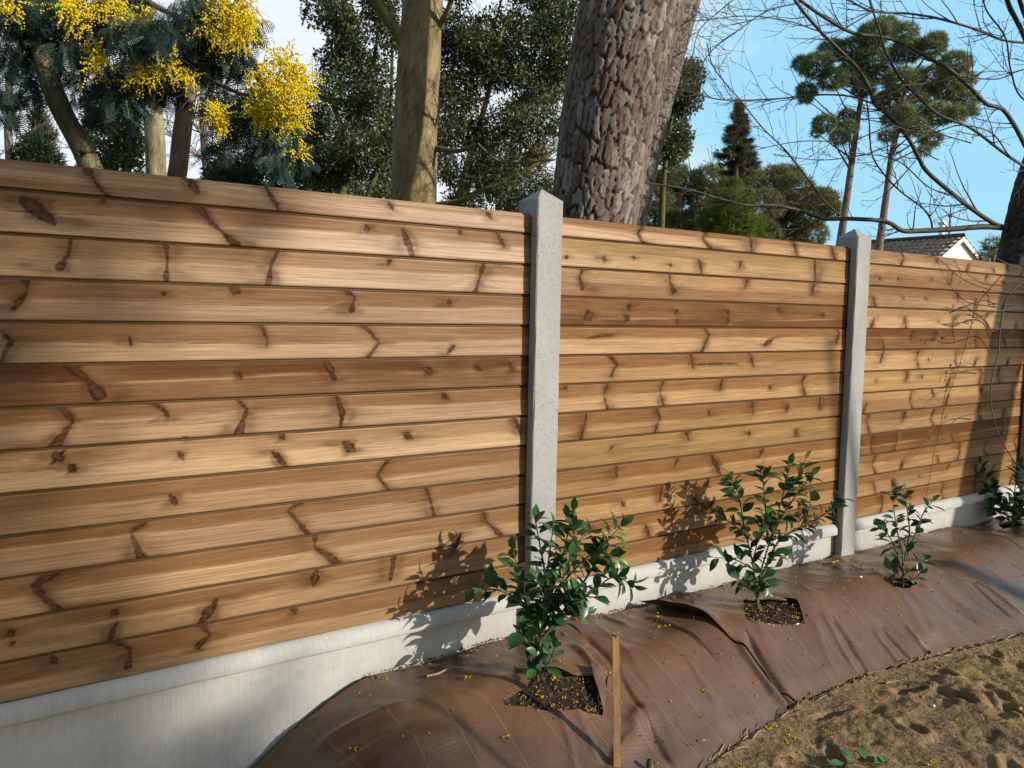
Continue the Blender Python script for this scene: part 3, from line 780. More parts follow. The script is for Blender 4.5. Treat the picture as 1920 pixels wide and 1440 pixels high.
def spline(pts, n=24):
    """Catmull-Rom curve through 3D points."""
    p = np.asarray(pts, float)
    if len(p) == 2: return p[0] + (p[1] - p[0]) * np.linspace(0, 1, max(3, n // 4))[:, None]
    q = np.r_[[2 * p[0] - p[1]], p, [2 * p[-1] - p[-2]]]
    t = np.linspace(0, len(p) - 1 - 1e-6, n); k = t.astype(int); f = (t - k)[:, None]
    a, b, c, d = q[k], q[k + 1], q[k + 2], q[k + 3]
    return 0.5 * ((2 * b) + (c - a) * f + (2 * a - 5 * b + 4 * c - d) * f ** 2 + (3 * b - a - 3 * c + d) * f ** 3)


def pxline(px, d0, d1=None, n=24):
    """Curve traced at pixels (x, y[, extra depth]) between depths d0 and d1."""
    d1 = d0 if d1 is None else d1
    m = len(px)
    return spline([P(q[0], q[1], d0 + (d1 - d0) * i / max(1, m - 1) + (q[2] if len(q) > 2 else 0)) for i, q in enumerate(px)], n)


def to_ground(pts, z=-0.45):
    """Prolong a trunk from its lowest traced point straight on into the ground (first point is the lowest)."""
    a, b = np.asarray(pts[0]), np.asarray(pts[min(4, len(pts) - 1)])
    s = (a[2] - z) / max(1e-3, (b - a)[2])
    g = a - (b - a) * s
    return np.r_[[g, (g + a) / 2], pts]


def twigs(mb, pts, rads, rng, n, ln, lev, col, view=0.75, droop=0.0, side=5):
    """Side twigs along a curve, thinning out level by level."""
    pts = np.asarray(pts); m = len(pts)
    rads = np.broadcast_to(rads, (m,)) if np.ndim(rads) == 0 else rads
    for _ in range(n):
        t = rng.uniform(0.08, 0.99); i = min(int(t * (m - 1)), m - 2)
        p = pts[i] + (pts[i + 1] - pts[i]) * (t * (m - 1) - i)
        tg = unit(pts[i + 1] - pts[i])
        perp = rand_dirs(rng, 1)[0]; perp = perp - tg * (perp @ tg); perp = perp - FW * (perp @ FW) * view; perp = unit(perp)
        a = rng.uniform(0.35, 1.05)
        d = unit(tg * math.cos(a) + perp * math.sin(a))
        L_ = ln * rng.uniform(0.45, 1.25) * (1.1 - 0.5 * t)
        r0 = min(rads[i] * 0.6, 0.0016 + 0.010 * L_)
        k = 7; q = [p]; cur = d
        for s in range(k):
            cur = unit(cur + rand_dirs(rng, 1)[0] * 0.15 + np.array([0, 0, 0.04 - droop]))
            q.append(q[-1] + cur * L_ / k)
        q = np.array(q); rr = np.linspace(r0, max(0.0009, r0 * 0.3), k + 1)
        mb.tube(q, rr, 4 if r0 < 0.006 else side, col, cap=False)
        if lev > 0: twigs(mb, q, rr, rng, max(2, int(n * 0.55)) if lev > 1 else rng.integers(2, 5), L_ * 0.45, lev - 1, col, view, droop)
        elif lev == 0:
            for s in range(2, k + 1):        # buds
                if rng.random() < 0.5:
                    b = unit(cur + rand_dirs(rng, 1)[0] * 0.8)
                    mb.tube([q[s], q[s] + b * 0.006, q[s] + b * 0.013], [0.0010, 0.0022, 0.0006], 4, np.array(col) * np.array([1.5, 1.0, 0.9]), cap=False)


def clump_leaves(mb, rng, centre, rad, n, ln, wd, cols, flat=1.0, tmpl=(SMALL, SMALL_F), droop=0.0):
    d = rand_dirs(rng, n); r = rad * rng.uniform(0.15, 1.0, n) ** 0.55
    p = np.asarray(centre) + d * r[:, None] * np.array([1, 1, flat])
    ax = unit(d * 0.6 + rand_dirs(rng, n) * 0.9 + np.array([0, 0, -droop]))
    nz_ = unit(rand_dirs(rng, n) + np.array([0, 0, 0.9]))
    c = np.asarray(cols)[rng.integers(0, len(cols), n)] * rng.uniform(0.75, 1.25, (n, 1))
    mb.scatter(tmpl[0], tmpl[1], p, ax, nz_, ln * rng.uniform(0.7, 1.25, n), wd * rng.uniform(0.8, 1.2, n), c)


def flap(fab, tri, lift, n=14):
    """A cut corner of the cloth standing up beside a planting hole: two hinge points and a tip."""
    a, b, c = [on_bank(*q) for q in tri]; mb = MB(); v = []
    for i in range(n + 1):
        for j in range(n + 1):
            f, g2 = i / n, j / n; e = a + (b - a) * g2; tip = c + np.array([0, 0, 1.0]) * lift
            p = e + (tip - e) * f; p[2] += .012 + lift * .9 * math.sin(math.pi * f * .5) * (1 - f) + .004 * math.sin(7 * f + 5 * g2); v.append(p)
    mb.add(v, grid_faces(n + 1, n + 1), (.105, .056, .031)); o = mb.build("flap", M['fabric'], None, True)
    o.parent = fab; o.matrix_parent_inverse = fab.matrix_world.inverted()
    return o


bpy.context.view_layer.update()
flap(FAB[0], [(1132, 1342), (1140, 1268), (1104, 1262)], .030)
flap(FAB[0], [(985, 1298), (1010, 1266), (962, 1262)], .010)
flap(FAB[1], [(1397, 1170), (1394, 1134), (1344, 1152)], .004)
mb = MB(); mb.tube(spline([on_bank(1400, 1130) + np.array([0, 0, .014]), on_bank(1435, 1128) + np.array([0, 0, .020]), on_bank(1474, 1131) + np.array([0, 0, .014])], 12), [.006, .009, .011, .012, .012, .012, .011, .011, .010, .009, .007, .004], 8, (.17, .115, .062))
o = mb.build("flap", M['fabric'], None, True); o.parent = FAB[1]; o.matrix_parent_inverse = FAB[1].matrix_world.inverted()

# ------------------------------------------------------------------ young evergreen shrubs planted through the fabric
SHRUB_G = np.array([(.022, .066, .020), (.030, .088, .022), (.042, .110, .024), (.018, .052, .018), (.095, .185, .030)])


def shrub(base_px, stems, label, seed, leaf_len=0.062, step=0.026, fill=0):
    rng = np.random.default_rng(seed)
    base = on_bank(*base_px); base[2] -= 0.005
    d0 = float((base - CAM) @ FW)
    t = thing("young_shrub", base, label, "shrub", "young shrubs planted along the fence")
    sm, lm = MB(), MB()
    for st in stems:
        off = st[0]; px = st[1]
        pts = pxline([(q[0], q[1], off * i / (len(px) - 1)) for i, q in enumerate(px)], d0, n=26)
        L_ = np.linalg.norm(np.diff(pts, axis=0), axis=1).sum()
        sm.tube(pts, np.linspace(0.0055 if L_ > 0.3 else 0.0035, 0.0018, len(pts)), 6, (.085, .085, .035))
        n = max(3, int(L_ / step)); start = 0.12
        ps, ax, nz_, ll, cc = [], [], [], [], []
        for k in range(n):
            f = start + (1 - start) * (k + .5) / n
            i = min(int(f * 25), 24); p = pts[i] + (pts[i + 1] - pts[i]) * (f * 25 - i); tg = unit(pts[min(i + 1, 25)] - pts[i])
            ang = k * 2.4 + rng.uniform(-.5, .5)
            s1 = unit(np.cross(tg, [0.3, 0.2, 1.0])); s2 = np.cross(tg, s1)
            rad = s1 * math.cos(ang) + s2 * math.sin(ang)
            for rep in range(1 if rng.random() < 0.55 else 2):
                a = unit(rad * rng.uniform(.7, 1.1) * (1 if rep == 0 else -1) + tg * rng.uniform(.2, .8) + rand_dirs(rng, 1)[0] * .25)
                ps.append(p + a * 0.006); ax.append(a); nz_.append(unit(tg * 0.8 + np.array([0, -0.25, .6]) + rand_dirs(rng, 1)[0] * .55))
                ll.append(leaf_len * rng.uniform(.60, 1.3) * (0.75 if f > .93 else 1)); w = rng.random()
                cc.append(SHRUB_G[4] * rng.uniform(.8, 1.2) if (w < .05 or f > .95 and w < .35) else SHRUB_G[rng.integers(0, 4)] * rng.uniform(.8, 1.25))
        if rng.random() < 0.9:
            ps.append(pts[-1]); ax.append(unit(pts[-1] - pts[-3]) + rand_dirs(rng, 1)[0] * .3); nz_.append(rand_dirs(rng, 1)[0]); ll.append(leaf_len * .8); cc.append(SHRUB_G[2])
        ll = np.array(ll)
        lm.scatter(LEAF, LEAF_F, ps, ax, nz_, ll, ll * rng.uniform(0.46, .70, len(ll)), cc)
    sm.build("stem", M['twig'], t, True)
    lm.build("foliage", M['leaf'], t, True)
    return t


shrub((1008, 1276), [
    (0.00, [(1008, 1276), (1014, 1200), (1035, 1110), (1058, 1030), (1074, 958)]), (-.03, [(1014, 1200), (1008, 1150), (1024, 1085), (1030, 1040), (1038, 985)]), (.00, [(1024, 1085), (1012, 1020), (1003, 972)]),
    (.04, [(1016, 1200), (1060, 1140), (1105, 1075), (1135, 1020), (1168, 982)]), (.02, [(1060, 1145), (1110, 1110), (1150, 1082), (1188, 1098)]), (-.06, [(1012, 1215), (985, 1140), (940, 1108), (892, 1106)]),
    (-.03, [(990, 1145), (975, 1090), (962, 1030)]), (.06, [(1040, 1110), (1085, 1060), (1120, 1035), (1160, 1050)]), (.02, [(1020, 1190), (1060, 1165), (1098, 1150)]), (-.05, [(1010, 1230), (985, 1200), (975, 1180)]),
    (.05, [(1056, 1060), (1090, 1010), (1110, 998)]), (-.06, [(1036, 1120), (1058, 1080), (1070, 1040)]), (-.05, [(1012, 1270), (1030, 1240), (1040, 1215)]), (-.08, [(1020, 1180), (1050, 1130), (1090, 1110)]), (-.1, [(1012, 1200), (1020, 1130), (1005, 1080)]), (-.08, [(1030, 1150), (1075, 1120), (1120, 1120)]), (-.05, [(1012, 1262), (1000, 1245), (1012, 1225)]), (.0, [(1056, 1040), (1078, 1005), (1066, 970)])],
      "leafy glossy green shrub beside the first concrete post, above the triangular soil patch", 101, 0.060, 0.0165)
shrub((1421, 1142), [
    (0.00, [(1421, 1142), (1425, 1080), (1445, 1010), (1465, 940), (1482, 870)]), (-.04, [(1421, 1140), (1412, 1060), (1395, 985), (1385, 930), (1368, 892)]), (.05, [(1425, 1090), (1460, 1015), (1510, 985), (1560, 955), (1580, 930)]),
    (.02, [(1445, 1010), (1475, 955), (1500, 920), (1522, 890)]), (.03, [(1465, 940), (1490, 905), (1510, 862)]), (-.05, [(1415, 1070), (1380, 1050), (1340, 1045)]), (-.03, [(1405, 1010), (1370, 980), (1338, 960)]), (.0, [(1440, 1015), (1436, 960), (1432, 915), (1428, 880)]),
    (.02, [(1430, 1075), (1450, 1045), (1470, 1042)]), (.06, [(1500, 990), (1518, 950), (1520, 905)]), (-.05, [(1421, 1120), (1400, 1095), (1380, 1085)]), (.0, [(1423, 1110), (1432, 1090), (1440, 1100)]), (-.06, [(1412, 1050), (1425, 1000), (1440, 965)])],
      "tall leafy green shrub before the second concrete post, in the rectangular soil opening", 102, 0.062, 0.0200)
shrub((1693, 1100), [
    (0.00, [(1693, 1100), (1692, 1040), (1680, 985), (1672, 915)]), (.02, [(1694, 1060), (1705, 1000), (1700, 950), (1695, 920)]), (.03, [(1694, 1060), (1715, 1005), (1730, 965), (1748, 940)]), (-.03, [(1693, 1070), (1670, 1010), (1645, 985)]), (.0, [(1693, 1080), (1720, 1060), (1735, 1050)]),
    (-.04, [(1693, 1090), (1715, 1085), (1725, 1075)]), (-.03, [(1693, 1085), (1680, 1075), (1668, 1070)])],
      "small sparse dark shrub just right of the second concrete post", 103, 0.060, 0.025)
shrub((1898, 990), [
    (0.00, [(1898, 990), (1900, 950), (1905, 900), (1912, 870)]), (-.03, [(1898, 985), (1875, 945), (1850, 905), (1838, 870)]), (.02, [(1899, 970), (1920, 930), (1935, 890)]), (.0, [(1890, 965), (1870, 930), (1862, 905)]), (.03, [(1900, 960), (1925, 945), (1950, 930)]),
    (-.03, [(1897, 980), (1870, 960), (1855, 950)]), (.02, [(1898, 985), (1915, 960), (1918, 930)]), (-.04, [(1898, 985), (1905, 965), (1890, 940)]), (.03, [(1899, 975), (1930, 960), (1945, 960)])],
      "dark shrub cut by the right edge of the photo, farthest along the fence", 104, 0.062, 0.019)

# ------------------------------------------------------------------ small things on the bank and the sand
sb = on_bank(1158, 1440); sd = float((sb - CAM) @ FW)
mb = MB(); pts = pxline([(1157, 1450), (1156, 1320), (1154, 1192)], sd, n=14)
for i in range(len(pts) - 1):
    pass
w = 0.0105; rgt = unit(np.cross(FW, [0, 0, 1])); fr = np.array([FW[0], FW[1], 0]); fr /= np.linalg.norm(fr)
rr = np.random.default_rng(3); vv = []
pts[0] -= np.array([0, 0, .12])
for i, p in enumerate(pts):
    for a, b in ((-1, -.6), (1, -.6), (1, .6), (-1, .6)): vv.append(p + rgt * w * a + fr * w * b + rr.normal(0, .0006, 3))
n = len(pts)
mb.add(vv, [(k * 4 + i, k * 4 + (i + 1) % 4, k * 4 + 4 + (i + 1) % 4, k * 4 + 4 + i) for k in range(n - 1) for i in range(4)] + [(4 * n - 4, 4 * n - 3, 4 * n - 2, 4 * n - 1)], (.30, .18, .075))
for k in range(14):                                    # splintered top
    a = pts[-1] + rgt * rr.uniform(-w, w) + fr * rr.uniform(-.006, .006); mb.tube([a, a + np.array([0, 0, .004]) + rr.normal(0, .004, 3), a + rr.normal(0, .007, 3) + np.array([0, 0, .007])], [.0022, .0016, .0006], 4, (.36, .24, .12))
top_mesh(mb, "wooden_stake", sb, M['wood_stick'], "thin upright wooden stake with splintered top, stuck through the fabric before the nearest shrub", "stake")

tb = on_bank(1218, 1452); td = float((tb - CAM) @ FW)
mb = MB(); pts = pxline([(1218, 1475), (1217, 1424)], td, n=12)
mb.tube(pts, .0085, 14, None, cap=False); mb.tube(pts[::-1] + np.array([0, 0, .0]), .0065, 14, None, cap=False)
a = unit(pts[-1] - pts[0]); s1 = unit(np.cross(a, [1, 0, 0])); s2 = np.cross(a, s1); th = np.arange(14) * 2 * math.pi / 14
ro = pts[-1] + .0085 * (s1 * np.cos(th)[:, None] + s2 * np.sin(th)[:, None]); ri = pts[-1] + .0065 * (s1 * np.cos(th)[:, None] + s2 * np.sin(th)[:, None])
mb.add(np.r_[ro, ri], [(i, (i + 1) % 14, 14 + (i + 1) % 14, 14 + i) for i in range(14)])
top_mesh(mb, "pipe_end", tb, M['plastic'], "black plastic pipe end poking out at the bottom edge, right of the stake", "pipe", True)


def sand_z(x, y):
    i = np.clip(np.searchsorted(xs, x), 0, len(xs) - 1); j = np.clip(np.searchsorted(ys, y), 0, len(ys) - 1)
    return GZ[i, j]


def on_sand(x, y):
    d = FW + (x - 960) / F_PX * RT - (y - 720) / F_PX * UP
    z = -0.4
    for _ in range(40):
        q = CAM + d * (z - CAM[2]) / d[2]; z = 0.5 * z + 0.5 * float(sand_z(q[0], q[1]))
    return CAM + d * (z - CAM[2]) / d[2]


ICO = None


def ico(sub=0):
    t = (1 + 5 ** .5) / 2
    v = unit(np.array([(-1, t, 0), (1, t, 0), (-1, -t, 0), (1, -t, 0), (0, -1, t), (0, 1, t), (0, -1, -t), (0, 1, -t), (t, 0, -1), (t, 0, 1), (-t, 0, -1), (-t, 0, 1)]))
    f = [(0, 11, 5), (0, 5, 1), (0, 1, 7), (0, 7, 10), (0, 10, 11), (1, 5, 9), (5, 11, 4), (11, 10, 2), (10, 7, 6), (7, 1, 8), (3, 9, 4), (3, 4, 2), (3, 2, 6), (3, 6, 8), (3, 8, 9), (4, 9, 5), (2, 4, 11), (6, 2, 10), (8, 6, 7), (9, 8, 1)]
    return v, f


IV, IF = ico()
# twig of fallen leaves on the sand
q = on_sand(1610, 1432); mb = MB(); rng = np.random.default_rng(8)
lp, la, ln_ = [], [], []
for (x, y, ax_) in ((1580, 1436, (-.9, .2, .25)), (1602, 1432, (.1, .8, .5)), (1622, 1428, (.5, .6, .3)), (1640, 1436, (1, -.1, .2)), (1596, 1440, (-.5, -.5, .3)), (1655, 1434, (.9, .5, .1))):
    lp.append(on_sand(x, y) + np.array([0, 0, .008])); la.append(ax_); ln_.append(.055)
mb.scatter(LEAF, LEAF_F, lp, la, np.tile([0, -.3, 1.0], (6, 1)), ln_, np.array(ln_) * .6, (.06, .13, .04))
mb.tube(np.array([on_sand(1575, 1437), on_sand(1605, 1434), on_sand(1660, 1436)]) + np.array([0, 0, .007]), .0018, 5, (.10, .09, .04))
top_mesh(mb, "leaf_sprig", q, M['leaf'], "sprig of pale green leaves lying on the sand at the bottom edge", "leaf sprig", True)
# dry stalk on the sand, wood splinters on the fabric
mb = MB(); mb.tube([on_sand(x, y) + np.array([0, 0, .010]) for x, y in ((1660, 1285), (1690, 1280), (1720, 1283), (1740, 1289))], [.004, .0035, .003, .002], 6, (.34, .25, .08))
top_mesh(mb, "dry_stalk", on_sand(1690, 1282), M['wood_stick'], "pale dry stalk on the sand just below the fabric edge", "stalk", True)


def on_fab(x, y):
    q_ = on_bank(x, y); q_[2] = float(fabric_z(np.array([q_[0]]), np.array([q_[1]]))[0]) + .006; return q_


for px, r, lab in (([(800, 1277), (820, 1273), (842, 1264)], .0045, "flat light wood splinter on the fabric, left of the nearest shrub"), ([(1543, 1062), (1558, 1060), (1572, 1057)], .005, "short yellowish wood splinter on the fabric at the foot of the second post")):
    mb = MB(); mb.tube([on_fab(*p_) + np.array([0, 0, .004]) for p_ in px], [r, r * 1.1, r * .6], 5, (.24, .145, .065))
    top_mesh(mb, "wood_splinter", on_fab(*px[1]), M['wood_stick'], lab, "wood splinter")
for px, lab, s, c_ in (((1912, 1330), "small ochre pebble on the sand near the right edge", .011, (.34, .22, .12)), ((1750, 1325), "small white pebble lying on the open sand", .009, (.62, .60, .55)), ((1613, 1091), "tiny white pebble on the fabric before the second post", .007, (.62, .60, .55))):
    q = on_sand(*px) if px[1] > 1200 else on_fab(*px)
    mb = MB(); nrm_ = 1 + 0.18 * np.random.default_rng(px[0]).normal(size=(12, 1)); mb.add(q + np.array([0, 0, s * .3]) + IV * nrm_ * s * np.array([1.3, .9, .6]), IF, c_)
    top_mesh(mb, "pebble", q, M['wood_stick'], lab, "pebble", True)

# fallen yellow blossom and brown crumbs, too many to count
rng = np.random.default_rng(21); mb = MB(); pos, sz, cc = [], [], []
crumbs = MB(); cpos, csz, ccol = [], [], []


def strew(n, f, lst, pts_fn):
    for _ in range(n): lst.append(pts_fn())


def rs_fab():
    x = rng.uniform(1.5, 6.8); e = float(edge_y(x)); y = rng.uniform(e + .04, -.06)
    return np.array([x, y, float(fabric_z(np.array([x]), np.array([y]))[0]) + .007])


def rs_sand():
    x = rng.uniform(2.2, 6.5); e = float(edge_y(x)); y = e - abs(rng.normal(0, .55)) - .02
    return np.array([x, y, float(sand_z(x, y)) + .003])


def rs_hole():
    h = HOLES[rng.integers(0, 2)]; h = np.array(h)
    while True:
        x, y = rng.uniform(h.min(0), h.max(0))
        if inside([tuple(k) for k in h], np.array([x]), np.array([y]))[0]: return np.array([x, y, float(sand_z(x, y)) + .003])


for fn, n in ((rs_fab, 200), (rs_sand, 420), (rs_hole, 70)):
    for _ in range(n):
        p = fn(); m_ = 1 if rng.random() < .8 else rng.integers(3, 9)
        for k in range(m_): pos.append(p + (rng.normal(0, .009, 3) * np.array([1, 1, .1]) if k else 0)); sz.append(rng.uniform(.0022, .0042))
pos = np.array(pos); sz = np.array(sz)
yel = np.where(rng.random((len(pos), 1)) < .75, [[.62, .44, .02]], [[.42, .26, .03]]) * rng.uniform(.7, 1.1, (len(pos), 1))
mb.add((pos[:, None] + IV[None] * sz[:, None, None]).reshape(-1, 3), (np.array(IF)[None] + np.arange(len(pos))[:, None, None] * 12).reshape(-1, 3), np.repeat(yel, 12, 0))
tag(mb.build("fallen_blossom", M['blossom'], None, True), "small yellow mimosa balls strewn over the sand and fabric", "fallen blossom", kind="stuff")
def rs_foot():
    x = rng.uniform(1.75, 6.3); y = -.012 - abs(rng.normal(0, .022)); return np.array([x, y, float(fabric_z(np.array([x]), np.array([min(y, -.035)]))[0]) + .004])


for fn, n in ((rs_fab, 150), (rs_sand, 600), (rs_hole, 420), (rs_foot, 420)):
    for _ in range(n):
        p = fn(); a = rng.uniform(0, 6.28); L_ = rng.uniform(.004, .016) * (1.5 if rng.random() < .1 else 1)
        crumbs.tube([p + np.array([0, 0, .001]), p + np.array([math.cos(a), math.sin(a), rng.uniform(-.1, .5)]) * L_ * .5 + np.array([0, 0, .002]), p + np.array([math.cos(a + .3), math.sin(a + .3), .1]) * L_], [.0015, .0022, .001], 4,
                    np.array([.16, .085, .035]) * rng.uniform(.4, 1.6), cap=False)
for _ in range(130):                       # straw and splinters caught along the cloth edge
    x = rng.uniform(2.5, 6.2); y = float(edge_y(x)) + rng.normal(-.005, .018); L_ = rng.uniform(.02, .085); a = rng.normal(.25, .5)
    p = np.array([x, y, max(float(sand_z(x, y)), float(fabric_z(np.array([x]), np.array([y]))[0]) - .015) + .006]); d = np.array([math.cos(a), math.sin(a), rng.normal(0, .08)])
    crumbs.tube([p, p + d * L_ * .5 + np.array([0, 0, .003]), p + d * L_], [.0022, .0026, .0012], 4, np.array([.24, .15, .065]) * rng.uniform(.35, 1.4), cap=False)
tag(crumbs.build("plant_litter", M['wood_stick']), "brown crumbs of bark and dead leaf over sand and fabric", "litter", kind="stuff")

# ------------------------------------------------------------------ trees behind the fence


def bark_trunk(path, rad, name, parent, seed, cell=(0.034, 0.085), depth=0.014, res=0.009, cols=None, label=None, lean_noise=0.02):
    """Trunk with raised bark plates split by dark cracks."""
    path = np.asarray(path, float); rad = np.asarray(rad, float)
    seg = np.linalg.norm(np.diff(path, axis=0), axis=1); s = np.r_[0, np.cumsum(seg)]
    n = int(s[-1] / res) + 2; S = np.linspace(0, s[-1], n)
    C = np.stack([np.interp(S, s, path[:, k]) for k in range(3)], -1); R = np.interp(S, s, rad)
    rm = R.mean(); m = int(2 * math.pi * rm / res); th = np.arange(m) * 2 * math.pi / m
    TH, SS = np.meshgrid(th, S); RR = np.broadcast_to(R[:, None], TH.shape)
    ncol = max(6, int(2 * math.pi * rm / cell[0])); 
    u = TH / (2 * math.pi) * ncol; v = SS / cell[1]
    u = u + 0.35 * fbm(TH * 1.5 * rm / .1, SS * 7, seed, 3) + .12 * fbm(TH * rm * 60, SS * 30, seed + 1, 2); v = v + 0.35 * fbm(TH * rm * 14, SS * 5, seed + 2, 3)
    iu, iv = np.floor(u), np.floor(v)
    f1 = np.full(u.shape, 9.0); f2 = np.full(u.shape, 9.0); cid = np.zeros(u.shape)
    for a in (-1, 0, 1):
        for b in (-1, 0, 1):
            cu, cv = iu + a, iv + b; cm = np.mod(cu, ncol)
            px = cu + 0.15 + .7 * hsh(cm, cv, seed + 3); py = cv + 0.1 + .8 * hsh(cm, cv, seed + 4)
            d = np.hypot(u - px, (v - py) * 1.0)
            new = d < f1
            f2 = np.where(new, f1, np.minimum(f2, d)); cid = np.where(new, hsh(cm, cv, seed + 5), cid); f1 = np.where(new, d, f1)
    edge = f2 - f1
    jag = fbm(TH * rm * 48, SS * 30, seed + 6, 4)
    plate = sstep(0.035, 0.14, edge + .17 * jag)
    flake = fbm(TH * rm * 30, SS * 12, seed + 7, 4)
    lay = np.floor((flake + .35 * jag) * 3.2) / 3.2                    # thin scales lying on each other
    h = depth * (plate * (0.75 + 0.35 * cid) + 0.40 * lay * plate + .06 * jag)
    cols = cols or [(.145, .108, .082), (.200, .160, .128), (.118, .084, .062), (.245, .205, .170), (.170, .132, .104), (.130, .080, .056)]
    ca = np.array(cols)[(hsh(np.floor(cid * 999), cid * 0, seed + 9) * len(cols)).astype(int).clip(0, len(cols) - 1)]
    c = (ca * .8 + np.mean(cols, 0) * .2) * (0.92 + 0.30 * lay + .25 * jag)[..., None]
    c = mixc(c, (.026, .019, .016), (1 - plate) * .97)
    t = np.gradient(C, axis=0); t = unit(t); a = unit(np.cross(t, [0.2, 1, 0.1])); b = np.cross(t, a)
    wob = 1 + lean_noise * fbm(np.cos(TH) * 1.3 + 5, SS * .8 + np.sin(TH), seed + 10, 2)
    V = C[:, None] + (a[:, None] * np.cos(TH)[..., None] + b[:, None] * np.sin(TH)[..., None]) * (RR * wob + h)[..., None]
    i = np.arange(n - 1)[:, None] * m; j = np.arange(m)[None]; k = (j + 1) % m
    F = np.stack([i + j, i + k, i + m + k, i + m + j], -1).reshape(-1, 4)
    mb = MB(); mb.add(V.reshape(-1, 3), F, np.clip(c, .01, .8).reshape(-1, 3))
    o = mb.build(name, M['bark'], parent, True)
    if label: o["label"] = label
    return o


def skin_trunk(mb, path, rad, seed, cols, sides=28, lumps=.06, n=60, lichen=None):
    path = spline(path, n * 2); sl = np.r_[0, np.cumsum(np.linalg.norm(np.diff(path, axis=0), axis=1))]; se = np.linspace(0, sl[-1], n)
    path = np.stack([np.interp(se, sl, path[:, k]) for k in range(3)], -1); rad = np.interp(np.linspace(0, 1, n), np.linspace(0, 1, len(rad)), rad)
    th = np.arange(sides) * 2 * math.pi / sides
    t = unit(np.gradient(path, axis=0)); a = unit(np.cross(t, [0.2, 1, .1])); b = np.cross(t, a)
    TH, S = np.meshgrid(th, np.arange(n) * np.linalg.norm(path[-1] - path[0]) / n)
    R = rad[:, None] * (1 + lumps * fbm(np.cos(TH) * 1.5 + 9, S * 4 + np.sin(TH) * 1.5, seed, 3))
    V = path[:, None] + (a[:, None] * np.cos(TH)[..., None] + b[:, None] * np.sin(TH)[..., None]) * R[..., None]
    c = mixc(np.broadcast_to(np.array(cols[0]), V.shape), cols[1], sstep(-.3, .5, fbm(np.cos(TH) * 2 + 3, S * 3 + np.sin(TH) * 2, seed + 1, 4)))
    c = mixc(c, cols[2], sstep(.15, .5, fbm(np.cos(TH) * 5 + 3, S * 9 + np.sin(TH) * 5, seed + 2, 3)))
    i = np.arange(n - 1)[:, None] * sides; j = np.arange(sides)[None]; k = (j + 1) % sides
    mb.add(V.reshape(-1, 3), np.stack([i + j, i + k, i + sides + k, i + sides + j], -1).reshape(-1, 4), c.reshape(-1, 3))
    return path


def ptrunk(px, d, ext=0.0):
    """Traced trunk, lowest pixel first, prolonged down into the ground."""
    return to_ground(pxline([(a, b) for a, b in px], d, d + ext, 20))


# great pine
pt = ptrunk([(1113, 410), (1136, 250), (1165, 100), (1186, 0), (1212, -150), (1240, -420)], 5.6)
t = thing("pine_tree", (*pt[0][:2], -0.42), "massive pine trunk with thick plated grey and reddish bark, just behind the first post", "tree")
kr = np.interp(pt[:, 2], [-.5, .4, 1.6, 2.6, 3.2, 5], [.36, .31, .272, .325, .345, .33]) * 0.97
bark_trunk(pt, kr, "trunk", t, 300, cell=(0.047, 0.165), depth=0.016, res=0.0085)
# leaning pine behind it
pt = ptrunk([(1165, 408), (1190, 290), (1230, 130), (1268, 0), (1305, -130), (1380, -400)], 6.6)
t = thing("pine_tree", (*pt[0][:2], -0.42), "slimmer leaning trunk with finer grey bark behind the right side of the massive pine", "tree")
bark_trunk(pt, np.interp(np.arange(len(pt)), [0, len(pt) - 1], [.20, .165]), "trunk", t, 330, cell=(0.03, 0.07), depth=0.010, res=0.012, cols=[(.165, .140, .115), (.20, .175, .145), (.13, .105, .085)])

# smooth greenish trunk
t0 = ptrunk([(776, 382), (779, 250), (786, 120), (792, 0), (800, -160), (806, -350)], 6.86)
t = thing("smooth_barked_tree", (*t0[0][:2], -0.42), "smooth greenish trunk with a bare side branch rising left of the massive pine", "tree")
mb = MB(); skin_trunk(mb, t0, [.225, .204, .190, .180, .171, .16, .15], 400, [(.185, .140, .066), (.235, .180, .088), (.105, .080, .042)], 40, .07, 90)
mb.build("trunk", M['smooth_bark'], t, True)
rng = np.random.default_rng(40)
for px, r in (([(768, 110), (755, 80), (742, 58), (722, 30), (700, -5), (680, -60)], (.05, .035)), ([(812, 278), (830, 280), (860, 283), (895, 270)], (.03, .012)), ([(815, 60), (835, 30), (850, -10)], (.03, .02)), ([(806, 385), (850, 378), (880, 372), (905, 355), (960, 340)], (.02, .008)), ([(812, 255), (822, 215), (830, 190)], (.012, .006)), ([(896, 270), (930, 300), (970, 305), (1040, 300)], (.012, .006))):
    mb = MB(); q = pxline(px, 6.86, 6.6, 18); rd = np.linspace(r[0], r[1], 18); mb.tube(q, rd, 10, (.15, .13, .055), cap=False); twigs(mb, q, rd, rng, 7, .35, 1, (.13, .105, .055)); mb.build("branch", M['smooth_bark'], t, True)


